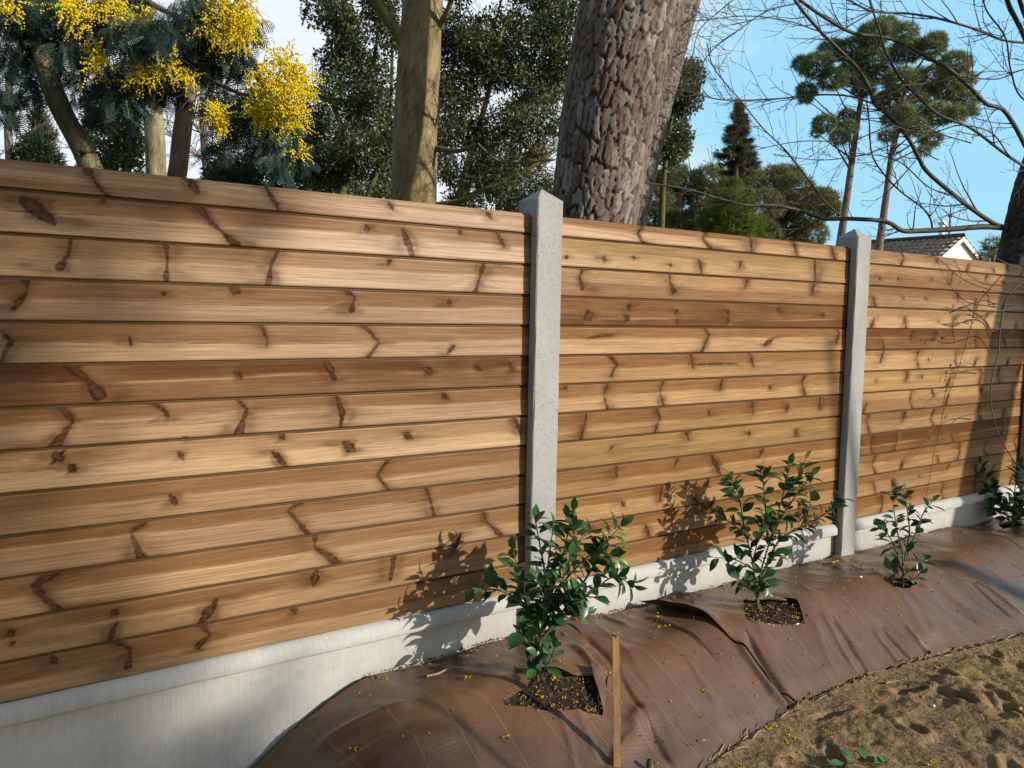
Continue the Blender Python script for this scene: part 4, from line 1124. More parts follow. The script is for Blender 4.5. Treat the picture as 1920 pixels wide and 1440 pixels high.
def leafy_tree(name, label, cat, clumps, d, seed, n, ln, cols, stems, stem_col=(.10, .09, .04), group=None, ratio=.5, droop=0., flat=1.0, mat='far_leaf', twign=6, tmpl=(SMALL, SMALL_F)):
    """clumps: (x, y, radius) in pixels of the picture, optional extra depth; stems: traced pixel curves, lowest point first."""
    rng = np.random.default_rng(seed)
    base = P(stems[0][0][0], stems[0][0][1], d); base[2] = -.42
    t = thing(name, base, label, cat, group)
    sm = MB()
    for k, px in enumerate(stems):
        q = pxline(px, d, d + rng.uniform(-.4, .4), 20)
        if px[0][1] > 300 or k == 0: q = to_ground(q)
        r = np.linspace(.035 if k else .05, .010, len(q)) * (d / 9) ** .5
        sm.tube(q, r, 7, stem_col, cap=False); twigs(sm, q, r, rng, twign, .55 * d / 9, 1, np.array(stem_col) * .75)
    sm.build("trunk", M['smooth_bark'], t, True)
    fm = MB(); tot = sum(c[2] ** 2 for c in clumps)
    for c in clumps:
        ctr = P(c[0], c[1], d + (c[3] if len(c) > 3 else rng.uniform(-.5, .5)) * (d / 9))
        k = int(n * c[2] ** 2 / tot) + 4; r = c[2] * d / F_PX
        clump_leaves(fm, rng, ctr, r, k, ln, ln * ratio, cols, flat, tmpl, droop)
    fm.build("foliage", M[mat], t)
    return t


def blob_field(rng, region, n, rmin, rmax):
    """n clump circles spread over a polygon of pixels."""
    a = np.array(region, float); o = []
    while len(o) < n:
        x, y = rng.uniform(a.min(0), a.max(0))
        if inside(region, np.array([x]), np.array([y]))[0]: o.append((x, y, rng.uniform(rmin, rmax)))
    return o


rg = np.random.default_rng(77)
HOLLY = np.array([(.038, .060, .016), (.055, .082, .022), (.078, .100, .028), (.11, .120, .036), (.055, .048, .024)])
leafy_tree("evergreen_tree", "dark small-leaved evergreen left of the smooth greenish trunk, sky glinting through", "tree",
           blob_field(rg, [(590, -60), (745, -60), (745, 380), (600, 365), (575, 260), (600, 120)], 78, 14, 40), 9.0, 500, 27000, .046, HOLLY,
           [[(640, 372), (660, 260), (700, 120), (715, -20)], [(660, 300), (625, 200), (580, 165)], [(700, 340), (728, 250), (735, 120), (738, 0)]])
leafy_tree("evergreen_tree", "dark evergreen with yellow-green stems between the smooth trunk and the massive pine", "tree",
           blob_field(rg, [(800, -80), (1090, -80), (1060, 200), (1040, 395), (820, 390), (808, 200)], 118, 15, 40), 9.6, 501, 44000, .048, HOLLY,
           [[(872, 330), (886, 280), (905, 215), (920, 150), (926, 60), (945, -20)], [(898, 320), (925, 280), (950, 245), (985, 195), (1062, 112)], [(985, 300), (1010, 265), (1045, 228)], [(960, 330), (1000, 310), (1040, 280)], [(925, 150), (935, 80), (955, 20)]], (.22, .19, .06), twign=24)
leafy_tree("evergreen_tree", "airy evergreen showing past the right edge of the massive pine", "tree",
           blob_field(rg, [(1190, 330), (1215, 220), (1265, 120), (1290, 60), (1310, 130), (1300, 240), (1270, 300)], 40, 11, 28), 12.0, 502, 15000, .055, HOLLY * 1.2,
           [[(1240, 420), (1245, 330), (1262, 200), (1285, 90)]])
leafy_tree("evergreen_bush", "loose dark evergreen bush between the leaning mimosa trunk and the lichened trunk", "bush",
           blob_field(rg, [(150, 330), (150, 250), (200, 190), (270, 200), (270, 330)], 30, 10, 26), 11.0, 503, 5500, .06, HOLLY * 1.1, [[(215, 330), (218, 260), (225, 200)]])
leafy_tree("evergreen_bush", "low rounded grey-green pine bush above the fence, under the mimosa's right-hand blossom", "bush",
           blob_field(rg, [(380, 340), (400, 312), (430, 300), (480, 310), (540, 345), (600, 370), (520, 380)], 30, 10, 24), 11.0, 504, 9000, .075, np.array([(.05, .08, .03), (.08, .11, .035), (.035, .06, .03)]), [[(460, 352), (455, 330), (450, 310)]], ratio=.25)
leafy_tree("small_conifer", "narrow dark conifer at the far left, left of the leaning mimosa trunk", "tree",
           [(75, 195, 10), (72, 225, 18), (80, 255, 26), (68, 280, 30), (85, 305, 34), (40, 300, 18)], 13.0, 505, 5500, .09, np.array([(.020, .038, .014), (.03, .05, .016)]), [[(75, 320), (75, 260), (74, 190)]], ratio=.2)
leafy_tree("evergreen_tree", "leafy dark tree whose low edge shows behind the mimosa's rightmost blossom", "tree",
           blob_field(rg, [(480, 300), (590, 180), (610, 372), (540, 350)], 30, 10, 28), 10.5, 506, 8000, .056, HOLLY, [[(580, 372), (575, 300), (570, 220)]])

leafy_tree("evergreen_tree", "dense dark foliage farther back, low between the smooth trunk and the massive pine", "tree",
           blob_field(rg, [(820, 395), (830, 180), (900, 60), (1010, 80), (1060, 220), (1050, 400)], 60, 16, 40), 14.0, 507, 17000, .060, HOLLY, [[(955, 400), (958, 300), (962, 160)]], twign=14)
leafy_tree("evergreen_tree", "dense dark foliage farther back, low between the mimosa and the smooth trunk", "tree",
           blob_field(rg, [(560, 375), (590, 220), (640, 120), (720, 160), (745, 385)], 44, 16, 38), 14.0, 508, 12000, .060, HOLLY, [[(670, 380), (668, 300), (664, 200)]], twign=14)

# trunks on the left
for px, d, r, cols, lab, sd_ in (
        ([(293, 328), (290, 250), (283, 180), (270, 60), (262, -60), (250, -200)], 8.6, (.125, .108, .10, .095, .09), [(.20, .165, .085), (.27, .235, .13), (.10, .075, .045)], "straight yellowish lichen-covered trunk, left one of the close pair behind the fence", 410),
        ([(332, 330), (345, 220), (360, 110), (372, 0), (385, -160)], 9.0, (.120, .105, .098, .09, .085), [(.125, .088, .060), (.16, .115, .085), (.07, .048, .035)], "darker brown trunk leaning slightly right, right one of the close pair behind the fence", 411),
        ([(238, 315), (242, 250), (246, 190), (250, 100), (256, -60)], 11.0, (.075, .068, .06, .055, .05), [(.25, .18, .145), (.29, .22, .18), (.13, .09, .07)], "thin pinkish-grey trunk farther back, just left of the lichened pair", 412)):
    q = ptrunk(px, d)
    t = thing("bare_trunked_tree", (*q[0][:2], -.42), lab, "tree")
    mb = MB(); skin_trunk(mb, q, r, sd_, cols, 26, .08, 70); mb.build("trunk", M['smooth_bark'], t, True)
    rng = np.random.default_rng(sd_); mb = MB(); twigs(mb, q[4:], np.interp(np.arange(len(q) - 4), [0, len(q) - 5], [.02, .015]), rng, 12, .7, 2, (.10, .075, .05)); mb.build("twigs", M['twig'], t)

# mimosa
MD = 5.9
q0 = ptrunk([(172, 318), (150, 272), (120, 215), (98, 165), (80, 110), (62, 30), (45, -60), (30, -160)], MD)
t = thing("mimosa_tree", (*q0[0][:2], -.42), "mimosa with feathery dark foliage and bright yellow blossom, its trunk leaning at far left", "tree")
rng = np.random.default_rng(60)
mb = MB(); skin_trunk(mb, q0, [.10, .089, .082, .076, .07, .066, .06], 420, [(.105, .085, .045), (.13, .11, .06), (.06, .045, .028)], 26, .06, 70); mb.build("trunk", M['smooth_bark'], t, True)
BR = [[(98, 165), (160, 40), (250, 0), (330, 30), (420, 60), (480, 120), (540, 160)], [(80, 110), (130, 20), (200, -30), (320, -40), (430, -20), (470, 30)], [(330, 30), (370, 110), (400, 150), (450, 175), (520, 190)], [(90, 140), (150, 90), (220, 90), (290, 110), (320, 140)], [(62, 30), (20, 10), (-20, 40)], [(400, 140), (395, 180), (410, 220)], [(480, 130), (500, 200), (510, 250)]]
for b in BR:
    mb = MB(); q = pxline(b, MD, MD - .3, 24); rd = np.linspace(.026, .007, 24); mb.tube(q, rd, 7, (.07, .06, .04), cap=False); twigs(mb, q, rd, rng, 10, .4, 1, (.07, .06, .03), droop=.15); mb.build("branch", M['twig'], t, True)
FR, FRF = [], []
for k in range(11):
    x = .10 + .085 * k; wd_ = .5 * math.sin(math.pi * min(1, (.18 + .82 * (1 - k / 11)))) * (1 - .35 * k / 11) + .06
    for s in (-1, 1):
        n = len(FR); FR += [(x, 0, -.25 * x * x), (x + .05, s * wd_, -.25 * x * x - .06), (x + .085, s * wd_ * .96, -.25 * x * x - .06), (x + .045, 0, -.25 * x * x)]
        FRF += [(n, n + 1, n + 2, n + 3)] if s < 0 else [(n + 3, n + 2, n + 1, n)]
n = len(FR); FR += [(0, -.012, 0), (1, -.006, -.25), (1, .006, -.25), (0, .012, 0)]; FRF.append((n, n + 1, n + 2, n + 3))
FOL = [(20, 60, 75), (60, 130, 45), (110, 60, 60), (15, 170, 35), (140, 110, 45), (170, 60, 45), (200, 140, 38), (215, 165, 40), (240, 130, 40), (190, 20, 40), (60, 10, 60), (300, 140, 30), (285, 165, 30), (250, 60, 40), (350, 60, 45), (380, 100, 40), (360, 20, 40), (420, 80, 40), (445, 110, 30), (455, 190, 40), (430, 220, 35), (395, 190, 28), (480, 250, 38), (520, 270, 34), (500, 215, 45), (540, 230, 30), (410, 265, 24), (465, 50, 30), (160, 170, 30), (25, 215, 14), (300, 60, 40), (330, 90, 30), (240, 190, 28), (520, 300, 22), (560, 285, 22), (230, 20, 50), (130, 0, 50), (330, 165, 22), (400, 130, 25), (175, 210, 16)]
fm = MB(); TEAL = np.array([(.022, .048, .036), (.030, .062, .044), (.040, .078, .055), (.018, .036, .030), (.045, .075, .035)])
for x, y, r in FOL:
    c = P(x, y, MD + rng.uniform(-.5, .5)); n = int(r * r * .050) + 10; rr_ = r * MD / F_PX
    p = c + rand_dirs(rng, n) * (rr_ * rng.uniform(.1, 1, n) ** .5)[:, None]
    ax = unit(rand_dirs(rng, n) * .75 + np.array([.1, -.1, -.75]))
    fm.scatter(FR, FRF, p, ax, unit(rand_dirs(rng, n) + np.array([0, -.4, .8])), rng.uniform(.10, .16, n), rng.uniform(.06, .10, n), TEAL[rng.integers(0, 5, n)] * rng.uniform(.8, 1.3, (n, 1)))
fm.build("foliage", M['far_leaf'], t)
# blossom sprays: little balls along curved racemes, one part per spray
SPR = [(285, 95, 48, 70), (262, 45, 30, 34), (310, 120, 30, 34), (270, 135, 24, 20), (420, 30, 48, 90), (450, 60, 36, 55), (395, 60, 26, 30), (440, 5, 40, 50), (515, 160, 52, 115), (545, 200, 42, 80), (560, 150, 34, 55), (490, 215, 34, 46), (530, 115, 26, 26), (405, 210, 18, 22), (412, 235, 14, 14), (190, 110, 22, 20), (180, 130, 14, 10), (18, 12, 20, 16), (145, 25, 30, 26), (205, 15, 26, 30), (350, 150, 16, 12), (562, 285, 14, 8), (130, 8, 20, 18), (240, 150, 16, 10)]
for x, y, r, n in SPR:
    bm = MB(); c = P(x, y, MD - .35 + rng.uniform(-.15, .15)); rr_ = r * MD / F_PX; bp, bs = [], []
    for k in range(int(n * 1.9)):
        s = c + rand_dirs(rng, 1)[0] * rr_ * rng.uniform(.0, .95) ** .6; d = unit(rand_dirs(rng, 1)[0] + (s - c) / rr_ * .8 + np.array([0, 0, .15])); L_ = rng.uniform(.05, .15)
        for j in range(10):
            f = j / 9; bp.append(s + d * L_ * f + np.array([0, 0, -.025 * f * f]) + rng.normal(0, .0045, 3)); bs.append(rng.uniform(.0052, .0082) * (1.1 - .45 * f))
    bp, bs = np.array(bp), np.array(bs)
    col = np.array([.82, .66, .03]) * rng.uniform(.78, 1.12, (len(bp), 1)) * np.array([1, 1, 1])
    bm.add((bp[:, None] + IV[None] * bs[:, None, None]).reshape(-1, 3), (np.array(IF)[None] + np.arange(len(bp))[:, None, None] * 12).reshape(-1, 3), np.repeat(col, 12, 0))
    bm.build("blossom_spray", M['blossom'], t)

# ------------------------------------------------------------------ far pines and conifers
TF, TFF = [], []
for k in range(9):
    a = k * 2.4; z = .35 + .6 * ((k * 7) % 9) / 9; d = np.array([z, math.cos(a) * (1.1 - z * .6), math.sin(a) * (1.1 - z * .6)]); d /= np.linalg.norm(d); s = unit(np.cross(d, [.3, .5, .8])) * .085
    n = len(TF); TF += [tuple(-s * .6), tuple(s * .6), tuple(d)]; TFF.append((n, n + 1, n + 2))
PINE = np.array([(.13, .165, .06), (.175, .205, .072), (.22, .24, .085), (.26, .27, .10)])


def needle_tree(name, label, clumps, d, seed, dens, size, cols, trunk, r0, r1, limbs, bark=((.165, .115, .085), (.20, .15, .12), (.10, .07, .055)), group=None, flat=.72, deep=1.0, up=.55):
    rng = np.random.default_rng(seed)
    q = ptrunk(trunk, d)
    t = thing(name, (*q[0][:2], -.42), label, "tree", group)
    mb = MB(); path = skin_trunk(mb, q, np.linspace(r0, r1, 6), seed, bark, 18, .08, 50); mb.build("trunk", M['bark'], t, True)
    fm, lm = MB(), MB(); nl = 0
    for k, c in enumerate(clumps):
        ctr = P(c[0], c[1], d + rng.uniform(-1, 1) * deep); r = c[2] * (.86 if name == 'tall_pine' else 1) * d / F_PX; n = int(dens * (r / size) ** 2) + 6
        dr = rand_dirs(rng, n); rr_ = r * rng.uniform(.35, 1.0, n) ** .5
        p = ctr + dr * rr_[:, None] * np.array([1, 1, flat])
        ax = unit(dr * .8 + rand_dirs(rng, n) * .6 + np.array([0, 0, up]))
        fm.scatter(TF, TFF, p, ax, rand_dirs(rng, n), size * rng.uniform(.7, 1.2, n), size * rng.uniform(.7, 1.2, n), np.asarray(cols)[rng.integers(0, len(cols), n)] * rng.uniform(.75, 1.3, (n, 1)))
        if limbs:
            i = np.argmin(np.abs(path[:, 2] - (ctr[2] - limbs * rng.uniform(.3, 1.1)))); a = path[min(i, len(path) - 1)]
            mid = (a + ctr) / 2 + np.array([0, 0, -.12 * r]); lm.tube(spline([a, mid, ctr], 10), np.linspace(r1 * .55, r1 * .15, 10), 5, (.085, .062, .045), cap=False); nl += 1
    fm.build("foliage", M['needle'], t)
    if nl: lm.build("limbs", M['bark'], t, True)
    return t


g_ = "pair of tall pines beyond the house"
needle_tree("tall_pine", "left one of two tall pines, its darker crown reaching left on a long bare trunk", [(1530, 125, 36), (1505, 120, 22), (1512, 170, 22), (1560, 95, 30), (1545, 232, 24), (1575, 258, 20), (1590, 240, 20), (1600, 95, 38), (1640, 62, 34), (1660, 50, 28), (1595, 140, 34), (1560, 150, 30), (1630, 110, 40), (1620, 165, 26), (1532, 250, 12), (1588, 218, 18), (1510, 185, 14)],
            25, 600, 56, .17, PINE * np.array([.82, .88, 1.05]), [(1576, 452), (1588, 370), (1602, 270), (1612, 200), (1622, 140)], .16, .06, 1.2)
needle_tree("tall_pine", "right one of two tall pines, its broad sunlit crown reaching right above the house roof", [(1700, 95, 38), (1745, 90, 30), (1755, 75, 22), (1790, 120, 34), (1808, 150, 26), (1812, 190, 26), (1780, 165, 40), (1740, 150, 42), (1720, 200, 36), (1690, 150, 36), (1760, 215, 32), (1745, 262, 24), (1730, 285, 14), (1790, 215, 24), (1665, 190, 30), (1672, 225, 22), (1695, 215, 24), (1662, 255, 16), (1718, 240, 26), (1820, 210, 14), (1700, 60, 24), (1650, 140, 26)],
            24, 601, 56, .17, PINE, [(1650, 452), (1660, 380), (1672, 290), (1685, 235), (1700, 150)], .15, .055, 1.2)
# spire conifer with hanging boughs
rng = np.random.default_rng(70); d = 30
q = ptrunk([(1378, 440), (1380, 330), (1384, 260), (1388, 192)], d); t = thing("spire_conifer", (*q[0][:2], -.42), "narrow conifer with a pointed brownish top and drooping boughs standing above the other far crowns", "tree")
mb = MB(); skin_trunk(mb, q, [.22, .16, .10, .04], 71, [(.09, .06, .045), (.11, .08, .06), (.05, .035, .03)], 10, .05, 30); mb.build("trunk", M['bark'], t, True)
fm = MB()
for yy, w in ((196, 3), (206, 7), (216, 13), (226, 18), (238, 22), (250, 27), (262, 34), (275, 42), (288, 46), (300, 40), (318, 34), (335, 44), (352, 55), (372, 62), (395, 70), (420, 76), (450, 80)):
    for s in range(7):
        a = rng.uniform(0, 6.28); L_ = w * d / F_PX * rng.uniform(.55, 1.1); b = P(1386 - (yy - 200) * .03, yy, d); dr = np.array([math.cos(a), math.sin(a), -.35])
        nb = int(L_ / .016) + 5; f = rng.uniform(.1, 1, nb); p = b + dr * (f * L_)[:, None] + rng.normal(0, .05, (nb, 3)) + np.array([0, 0, 1.]) * (.25 * f ** 2 * L_)[:, None]
        bc = np.array([(.085, .085, .036), (.13, .098, .052), (.07, .085, .03)]) if yy < 310 else np.array([(.10, .13, .035), (.075, .105, .03), (.13, .15, .035)])
        fm.scatter(TF, TFF, p, unit(dr + rand_dirs(rng, nb) * .6 + np.array([0, 0, -.5])), rand_dirs(rng, nb), .20 * rng.uniform(.7, 1.3, nb), .20, bc[rng.integers(0, 3, nb)] * rng.uniform(.7, 1.3, (nb, 1)))
fm.build("foliage", M['needle'], t)
FARP = np.array([(.115, .140, .050), (.145, .168, .060), (.170, .185, .070), (.190, .195, .090)])
needle_tree("far_pine", "far grey-green pine just right of the massive trunk, low over the fence", [(1225, 375, 40), (1215, 340, 30), (1262, 326, 28), (1330, 335, 34), (1250, 345, 34), (1290, 345, 36), (1320, 365, 34), (1285, 395, 44), (1235, 410, 44), (1330, 400, 34), (1270, 430, 50), (1310, 440, 40)], 36, 610, 42, .26, FARP, [(1270, 470), (1272, 420), (1275, 350)], .25, .15, 1.0, up=.4)
needle_tree("far_pine", "broad rounded far pine left of the second post, its crown sloping down to the right", [(1410, 345, 34), (1400, 325, 26), (1475, 330, 30), (1545, 372, 26), (1450, 340, 40), (1490, 352, 36), (1520, 372, 30), (1550, 388, 26), (1470, 385, 40), (1515, 405, 34), (1430, 385, 40), (1470, 430, 50), (1420, 440, 44), (1520, 440, 34), (1560, 400, 14)], 38, 611, 42, .26, FARP * np.array([1.05, .95, .95]), [(1470, 470), (1468, 420), (1465, 350)], .25, .15, 1.0, up=.4)
needle_tree("yellow_green_conifer", "yellow-green bushy conifer below the pointed far conifer", [(1370, 350, 22), (1355, 380, 30), (1385, 385, 30), (1340, 410, 34), (1380, 420, 40), (1350, 445, 44), (1410, 420, 26), (1400, 445, 36)], 29, 612, 40, .2, np.array([(.12, .155, .022), (.15, .185, .026), (.095, .125, .022)]), [(1370, 470), (1371, 420), (1372, 350)], .18, .1, 0, up=.2)
needle_tree("far_bush", "dim grey-green bush between the house gable and the dark trunk at the right", [(1862, 462, 20), (1845, 475, 18), (1880, 470, 22), (1860, 490, 24), (1890, 450, 12)], 24, 613, 14, .24, FARP * .8, [(1862, 500), (1862, 485), (1862, 470)], .1, .06, 0)
for xx, col_ in ((1560, .9), (1440, 1.0)):
    pass

# ------------------------------------------------------------------ house
HD = 28.0
ap = P(1806, 443, HD)
fh = (ap - CAM) * np.array([1, 1, 0]); fh /= np.linalg.norm(fh); rh = np.array([fh[1], -fh[0], 0])
ang = math.radians(32)
rd_ = -rh * math.cos(ang) + fh * math.sin(ang)            # along the ridge, away to the left
gd_ = rh * math.sin(ang) + fh * math.cos(ang)             # across the roof, right and away
zr = ap[2]; RL, HW, PIT = 4.6, 3.3, math.tan(math.radians(32))
hroot = thing("house", (*(ap + rd_ * RL / 2)[:2], -.42), "small white house with a brown tiled gable roof seen over the right fence panel", "house")
up_ = np.array([0, 0, 1.0])
A = lambda s, g_, z: ap * np.array([1, 1, 0]) + rd_ * s + gd_ * g_ + up_ * z
mb = MB(); zw = zr - HW * .88 * PIT
for s in (0.10, RL - .3):                                  # gable walls
    mb.add([A(s, -HW * .88, -.5), A(s, HW * .88, -.5), A(s, HW * .88, zw - .12), A(s, 0, zr - .12), A(s, -HW * .88, zw - .12)], [(0, 1, 2), (0, 2, 4), (2, 3, 4)])
for gg in (-HW * .88, HW * .88): mb.add([A(.10, gg, -.5), A(RL - .3, gg, -.5), A(RL - .3, gg, zw - .12), A(.10, gg, zw - .12)], [(0, 1, 2, 3)])
mb.build("wall", M['plaster'], hroot)
mb = MB()                                                  # roof with rows of curved tiles
for sd_ in (-1, 1):
    nr, ncl = 15, 92; v = []
    for r in range(nr):
        for e in (0, 1):
            gg = (r + e * 1.02) / nr * HW
            for k in range(ncl + 1):
                s = RL * k / ncl; wv = .028 * math.sin(k / ncl * RL / .21 * 2 * math.pi + sd_)
                v.append(A(s, sd_ * gg, zr - gg * PIT + wv + (.060 if e else -.012)))
    w_ = ncl + 1; f = [(a * w_ + k, a * w_ + k + 1, (a + 1) * w_ + k + 1, (a + 1) * w_ + k) for a in range(2 * nr - 1) for k in range(ncl)]
    cc = np.array([.36, .275, .20]) * np.random.default_rng(4).uniform(.65, 1.3, (len(v), 1)); mb.add(v, f, cc)
mb.tube([A(s, 0, zr + .02) for s in np.linspace(-.02, RL + .02, 24)], .09, 8, (.11, .075, .06))
rf = mb.build("roof", M['tile'], hroot)
mb = MB()
for sd_ in (-1, 1):
    a0, a1 = A(-.03, 0, zr - .02), A(-.03, sd_ * HW, zr - .02 - HW * PIT); dn = up_ * -.13
    b0, b1 = A(.0, 0, zr - .02), A(.0, sd_ * HW, zr - .02 - HW * PIT)
    mb.add([a0, a1, a1 + dn, a0 + dn, b0, b1, b1 + dn, b0 + dn], [(0, 1, 2, 3), (4, 7, 6, 5), (0, 4, 5, 1), (3, 2, 6, 7)])
mb.build("bargeboard", M['paint'], rf)
mb = MB()
for sd_ in (-1, 1):
    mb.add([A(.005, 0, zr - .12), A(.09, 0, zr - .12), A(.09, sd_ * HW, zr - .12 - HW * PIT), A(.005, sd_ * HW, zr - .12 - HW * PIT)], [(0, 1, 2, 3)], (.40, .33, .17))
mb.build("soffit", M['wood_stick'], rf)
mb = MB(); c = A(1.1, .5, zr - .3); c = c + up_ * .42; mb.tube([c - up_ * .5, c + up_ * .35], .09, 10, (.8, .8, .78)); mb.tube([c + up_ * .38, c + up_ * .46], .14, 10, (.8, .8, .78)); mb.build("vent_cowl", M['paint'], rf)
mb = MB(); c = A(.5, .0, zr); mb.tube([c, c + up_ * .75, c + up_ * 1.15], [.035, .03, .012], 6, (.12, .11, .10)); mb.tube([c + up_ * .72 - rd_ * .04, c + up_ * .72 + rd_ * .04], .07, 6, (.12, .11, .10)); mb.build("antenna", M['wood_stick'], rf)

# ------------------------------------------------------------------ bare tree at the right, branching across the sky
RD = 6.4; rng = np.random.default_rng(90); TW = (.046, .042, .025); TWP = (.085, .058, .050)
q = ptrunk([(1908, 500), (1922, 430), (1938, 360), (1956, 300), (1995, 180), (2050, 0), (2110, -200)], RD)
t = thing("bare_tree", (*q[0][:2], -.42), "leafless tree with dark trunk at the right edge, long branches crossing the sky", "tree")
bark_trunk(q, np.interp(np.arange(len(q)), [0, len(q) - 1], [.15, .11]), "trunk", t, 430, cell=(.03, .06), depth=.010, res=.014, cols=[(.062, .048, .040), (.080, .062, .052), (.05, .036, .03)])
LIMBS = [([(1895, 428), (1845, 425), (1780, 430), (1720, 433), (1690, 432), (1660, 415), (1590, 410), (1545, 410), (1500, 395), (1450, 385), (1400, 385), (1340, 370), (1290, 355), (1200, 343), (1130, 350)], 15, 3, 26),
         ([(1890, 428), (1862, 418), (1820, 390), (1770, 350), (1735, 318), (1720, 290), (1700, 255), (1670, 220), (1640, 195), (1632, 170), (1610, 130), (1570, 90), (1530, 50), (1490, 0), (1455, -60)], 12, 6, 22),
         ([(1954, 330), (1925, 315), (1880, 285), (1820, 240), (1760, 215), (1715, 175), (1690, 150), (1660, 95), (1650, 60), (1630, 0), (1620, -40)], 8, 4, 16),
         ([(1962, 300), (1930, 285), (1905, 240), (1880, 205), (1850, 195), (1820, 165), (1780, 130), (1740, 108), (1700, 85), (1660, 70), (1600, 62), (1550, 35), (1500, 0), (1460, -40)], 11, 7, 18),
         ([(2028, 95), (1935, 82), (1880, 75), (1830, 55), (1760, 35), (1700, 25), (1640, 22), (1600, 5), (1560, -15)], 7, 4, 16),
         ([(2020, 160), (1965, 150), (1935, 100), (1912, 50), (1890, 5), (1875, -50)], 13, 10, 7), ([(2022, 110), (1970, 100), (1940, 60), (1922, 30), (1905, -20)], 12, 9, 4),
         ([(1640, 195), (1590, 180), (1530, 178), (1460, 185), (1390, 188), (1340, 185), (1280, 170), (1230, 175)], 5, 2.5, 20),
         ([(1748, 430), (1745, 412), (1730, 390), (1690, 360), (1660, 330), (1635, 290), (1630, 230), (1625, 190)], 5, 3, 12),
         ([(1580, 408), (1540, 370), (1480, 290), (1430, 240), (1390, 190), (1340, 130), (1325, 80)], 4, 2.2, 16),
         ([(2008, 140), (1925, 130), (1870, 148), (1800, 145), (1750, 155), (1690, 160)], 4, 2.4, 9), ([(1992, 215), (1918, 185), (1895, 130), (1885, 70), (1850, 20), (1840, -20)], 5, 3, 9),
         ([(1820, 268), (1760, 250), (1700, 225), (1600, 262), (1500, 265), (1420, 280)], 3.4, 2, 14), ([(1760, 300), (1690, 270), (1620, 290), (1540, 300), (1450, 290)], 3, 1.8, 14),
         ([(1958, 330), (1900, 300), (1860, 250), (1800, 235), (1740, 250), (1670, 235)], 4, 2.2, 10), ([(1855, 415), (1790, 370), (1740, 350), (1680, 300), (1590, 285)], 4, 2, 12), ([(1640, 20), (1560, 60), (1480, 40), (1400, 30), (1300, 40)], 4, 2, 20),
         ([(1500, 5), (1440, 20), (1380, 60), (1330, 100), (1300, 160)], 4, 1.8, 20), ([(1400, -20), (1350, 20), (1310, 60), (1295, 130)], 3.5, 1.6, 18)]
tm = MB()
for px, w0, w1, nt_ in LIMBS:
    mb = MB(); q = pxline(px, RD, RD - .9, 40); rd = np.linspace(w0, w1, 40) * .74 * RD / F_PX / 2; mb.tube(q, rd, 8, TW, cap=False); mb.build("limb", M['twig'], t, True)
    twigs(tm, q, rd, rng, int(nt_ * 1.15), .42, 1, TWP)
tm.build("twigs", M['twig'], t)

# leafless sapling reaching in front of the right panel, its stem just outside the picture
ND = 4.9; rng = np.random.default_rng(91); TG = (.060, .045, .026)
q = to_ground(pxline([(2010, 950), (2000, 700), (1985, 480), (1990, 300)], ND + .1, ND + .3, 16))
t = thing("bare_sapling", (*q[0][:2], -.42), "thin leafless twigs reaching in from the right edge in front of the far fence panel", "sapling")
mb = MB(); mb.tube(q, np.linspace(.024, .012, len(q)), 8, TG); mb.build("stem", M['twig'], t, True)
NL = [([(1998, 600), (1930, 575), (1870, 570), (1840, 564), (1770, 590), (1700, 601), (1650, 602), (1615, 597), (1580, 575)], 4.5, 1.6, 13), ([(1998, 620), (1930, 583), (1880, 582), (1850, 590), (1810, 604), (1740, 610), (1700, 614), (1670, 625), (1620, 634)], 4.5, 1.6, 13), ([(1998, 640), (1930, 605), (1880, 615), (1830, 628), (1780, 627), (1735, 635)], 3.6, 1.5, 9),
      ([(1990, 480), (1930, 520), (1890, 555), (1876, 610), (1872, 660), (1862, 700), (1857, 740), (1864, 790), (1880, 830), (1905, 870), (1935, 905)], 5, 2.4, 5), ([(1870, 690), (1820, 694), (1785, 700), (1760, 695), (1730, 685), (1700, 675), (1688, 668)], 3, 1.6, 10), ([(1785, 700), (1774, 730), (1768, 765)], 2.2, 1.4, 3),
      ([(1864, 775), (1830, 776), (1795, 785), (1770, 810), (1740, 835), (1705, 862)], 2.8, 1.3, 4), ([(1995, 540), (1935, 545), (1890, 548), (1845, 540), (1800, 520), (1760, 485), (1740, 480)], 3.2, 1.5, 8),
      ([(1990, 500), (1920, 505), (1880, 490), (1850, 475), (1810, 478)], 2.6, 1.4, 5)]
for px, w0, w1, nt_ in NL:
    mb = MB(); q = pxline(px, ND + .15, ND - .25, 30); rd = np.linspace(w0, w1, 30) * .70 * ND / F_PX / 2; mb.tube(q, rd, 6, TG, cap=False); twigs(mb, q, rd, rng, max(2, int(nt_ * .5)), .11, 1 if nt_ > 8 else 0, TG); mb.build("twig", M['twig'], t, True)

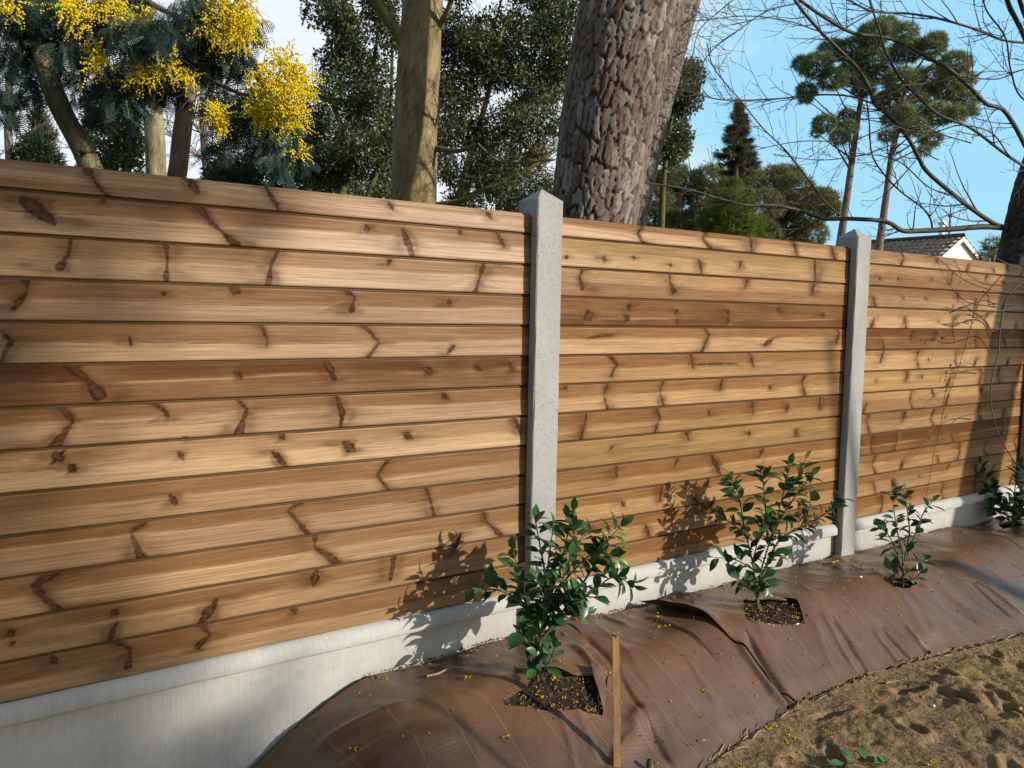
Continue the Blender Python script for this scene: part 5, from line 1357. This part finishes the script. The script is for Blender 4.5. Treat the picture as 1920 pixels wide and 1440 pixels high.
# hazy bare trees behind the mimosa
rng = np.random.default_rng(92)
for lab, d, trunk, limbs in (("pale leafless tree with fine twigs at the far left behind the mimosa", 13., [(20, 330), (15, 200), (30, 60), (40, -60)], [[(15, 220), (60, 180), (120, 160), (160, 150)], [(18, 280), (60, 260), (110, 250)], [(20, 240), (-20, 200), (-40, 150)], [(22, 140), (80, 100), (140, 130)]]),
                              ("leafless tree whose fine twigs fill the gaps between the left-hand trunks", 13., [(390, 350), (380, 200), (395, 60), (400, -60)], [[(385, 260), (340, 200), (310, 150)], [(383, 220), (430, 150), (470, 140)], [(388, 300), (350, 280), (310, 240)], [(388, 160), (360, 90), (330, 30)], [(386, 280), (440, 260), (500, 220)]])):
    q = ptrunk(trunk, d); t = thing("bare_tree", (*q[0][:2], -.42), lab, "tree"); C_ = (.17, .13, .105)
    mb = MB(); mb.tube(q, np.linspace(.07, .03, len(q)), 8, C_); mb.build("trunk", M['twig'], t, True)
    tm = MB()
    for px in limbs:
        q2 = pxline(px, d, d - .6, 16); rd = np.linspace(.026, .01, 16); tm.tube(q2, rd, 6, C_, cap=False); twigs(tm, q2, rd, rng, 12, .8, 2, C_)
    tm.build("twigs", M['twig'], t)

# ------------------------------------------------------------------ trees out of the picture, between the sun and the fence


def shadow_path(px, r, dist, name, label, seed, pts3=None, ext=2.0):
    base = np.array([on_y(*p) for p in px]) if pts3 is None else np.array(pts3)
    q = base + SUN_DIR * dist
    a, b = q[-1], q[0]                                     # lowest last
    down = a + (a - b) * ((a[2] + .5) / max(.05, (b - a)[2])); upq = b + (b - a) * ext
    t = thing(name, (*down[:2], -.42), label, "tree"); mb = MB(); skin_trunk(mb, [down, a, b, upq], r, seed, [(.11, .08, .06), (.14, .11, .09), (.07, .05, .04)], 22, .07, 60); mb.build("trunk", M['bark'], t, True)
    return t, (down, a, b, upq)


shadow_path([(1908, 560), (1838, 905)], [.235, .22, .21, .195], 4.6, "pine_tree", "thick leaning trunk out of frame, shading the right end of the far panel", 440)
shadow_path([(1560, 690), (1583, 915)], [.075, .07, .06, .02], 10.0, "slender_tree", "slender trunk out of frame on the sunny side, shading the second post", 441, ext=.25)

# unseen pine added towards the sun, crown shaped to dim the fence's near end
rng = np.random.default_rng(95); SD = 17.0
cen = []
for gx in np.arange(.1, 1.9, .2):
    for gz in np.arange(-.6, 2.0, .2):
        w = 1.15 * max(float(sstep(1.75, .8, gx + .9 * (gz + .4))), float(sstep(1.7, .7, gx) * sstep(1.05, 1.5, gz)), .30 * float(sstep(1.3, .4, gx)))
        if w > .05: cen.append((gx + rng.uniform(-.08, .08), gz + rng.uniform(-.08, .08), .19, w * rng.uniform(.55, 1.3)))
base = np.array([-.6, 0, 0]) + SUN_DIR * SD
t = thing("pine_tree", (base[0], base[1], -.42), "added pine out of frame on the sunny side, crown shaped to dim the near fence end", "tree")
mb = MB(); tr_ = skin_trunk(mb, [(base[0], base[1], -.5), (base[0] - .1, base[1], 4), (base[0], base[1] + .1, base[2] + 2.6)], [.2, .17, .12], 442, [(.11, .08, .06), (.14, .11, .09), (.07, .05, .04)], 16, .07, 50); mb.build("trunk", M['bark'], t, True)
fm, lm = MB(), MB()
for x, z, r, w in cen:
    c = np.array([x, 0, z]) + SUN_DIR * (SD + rng.uniform(-1, 1)); n = int(40 * w)
    p = c + rand_dirs(rng, n) * (r * rng.uniform(0, 1, n) ** .45)[:, None]
    fm.scatter(TF, TFF, p, rand_dirs(rng, n), rand_dirs(rng, n), .16, .16, PINE[rng.integers(0, 4, n)])
    if rng.random() > .3: continue
    a = tr_[np.argmin(np.abs(tr_[:, 2] - c[2] + .3))]; lm.tube(spline([a, (a + c) / 2 + np.array([0, 0, -.1]), c], 10), np.linspace(.03, .01, 10), 5, (.085, .062, .045))
fm.build("foliage", M['needle'], t); lm.build("limbs", M['bark'], t, True)
# a thin cane out of the picture at the right, its shadow lies across the fabric
tip = on_bank(775, 1312); hh = np.array([SUN_DIR[0], SUN_DIR[1], 0]) / math.hypot(SUN_DIR[0], SUN_DIR[1]); cb = tip + hh * 3.5; cb[2] = -.42
mb = MB(); mb.tube([cb - np.array([0, 0, .2]), cb + np.array([0, 0, .6]), tip + hh * 3.5 + np.array([0, 0, 3.5 * math.tan(ELEV)])], .0095, 10, (.30, .22, .10))
top_mesh(mb, "garden_cane", cb, M['wood_stick'], "thin garden cane out of frame at the right, its shadow across the near fabric", "cane", True)
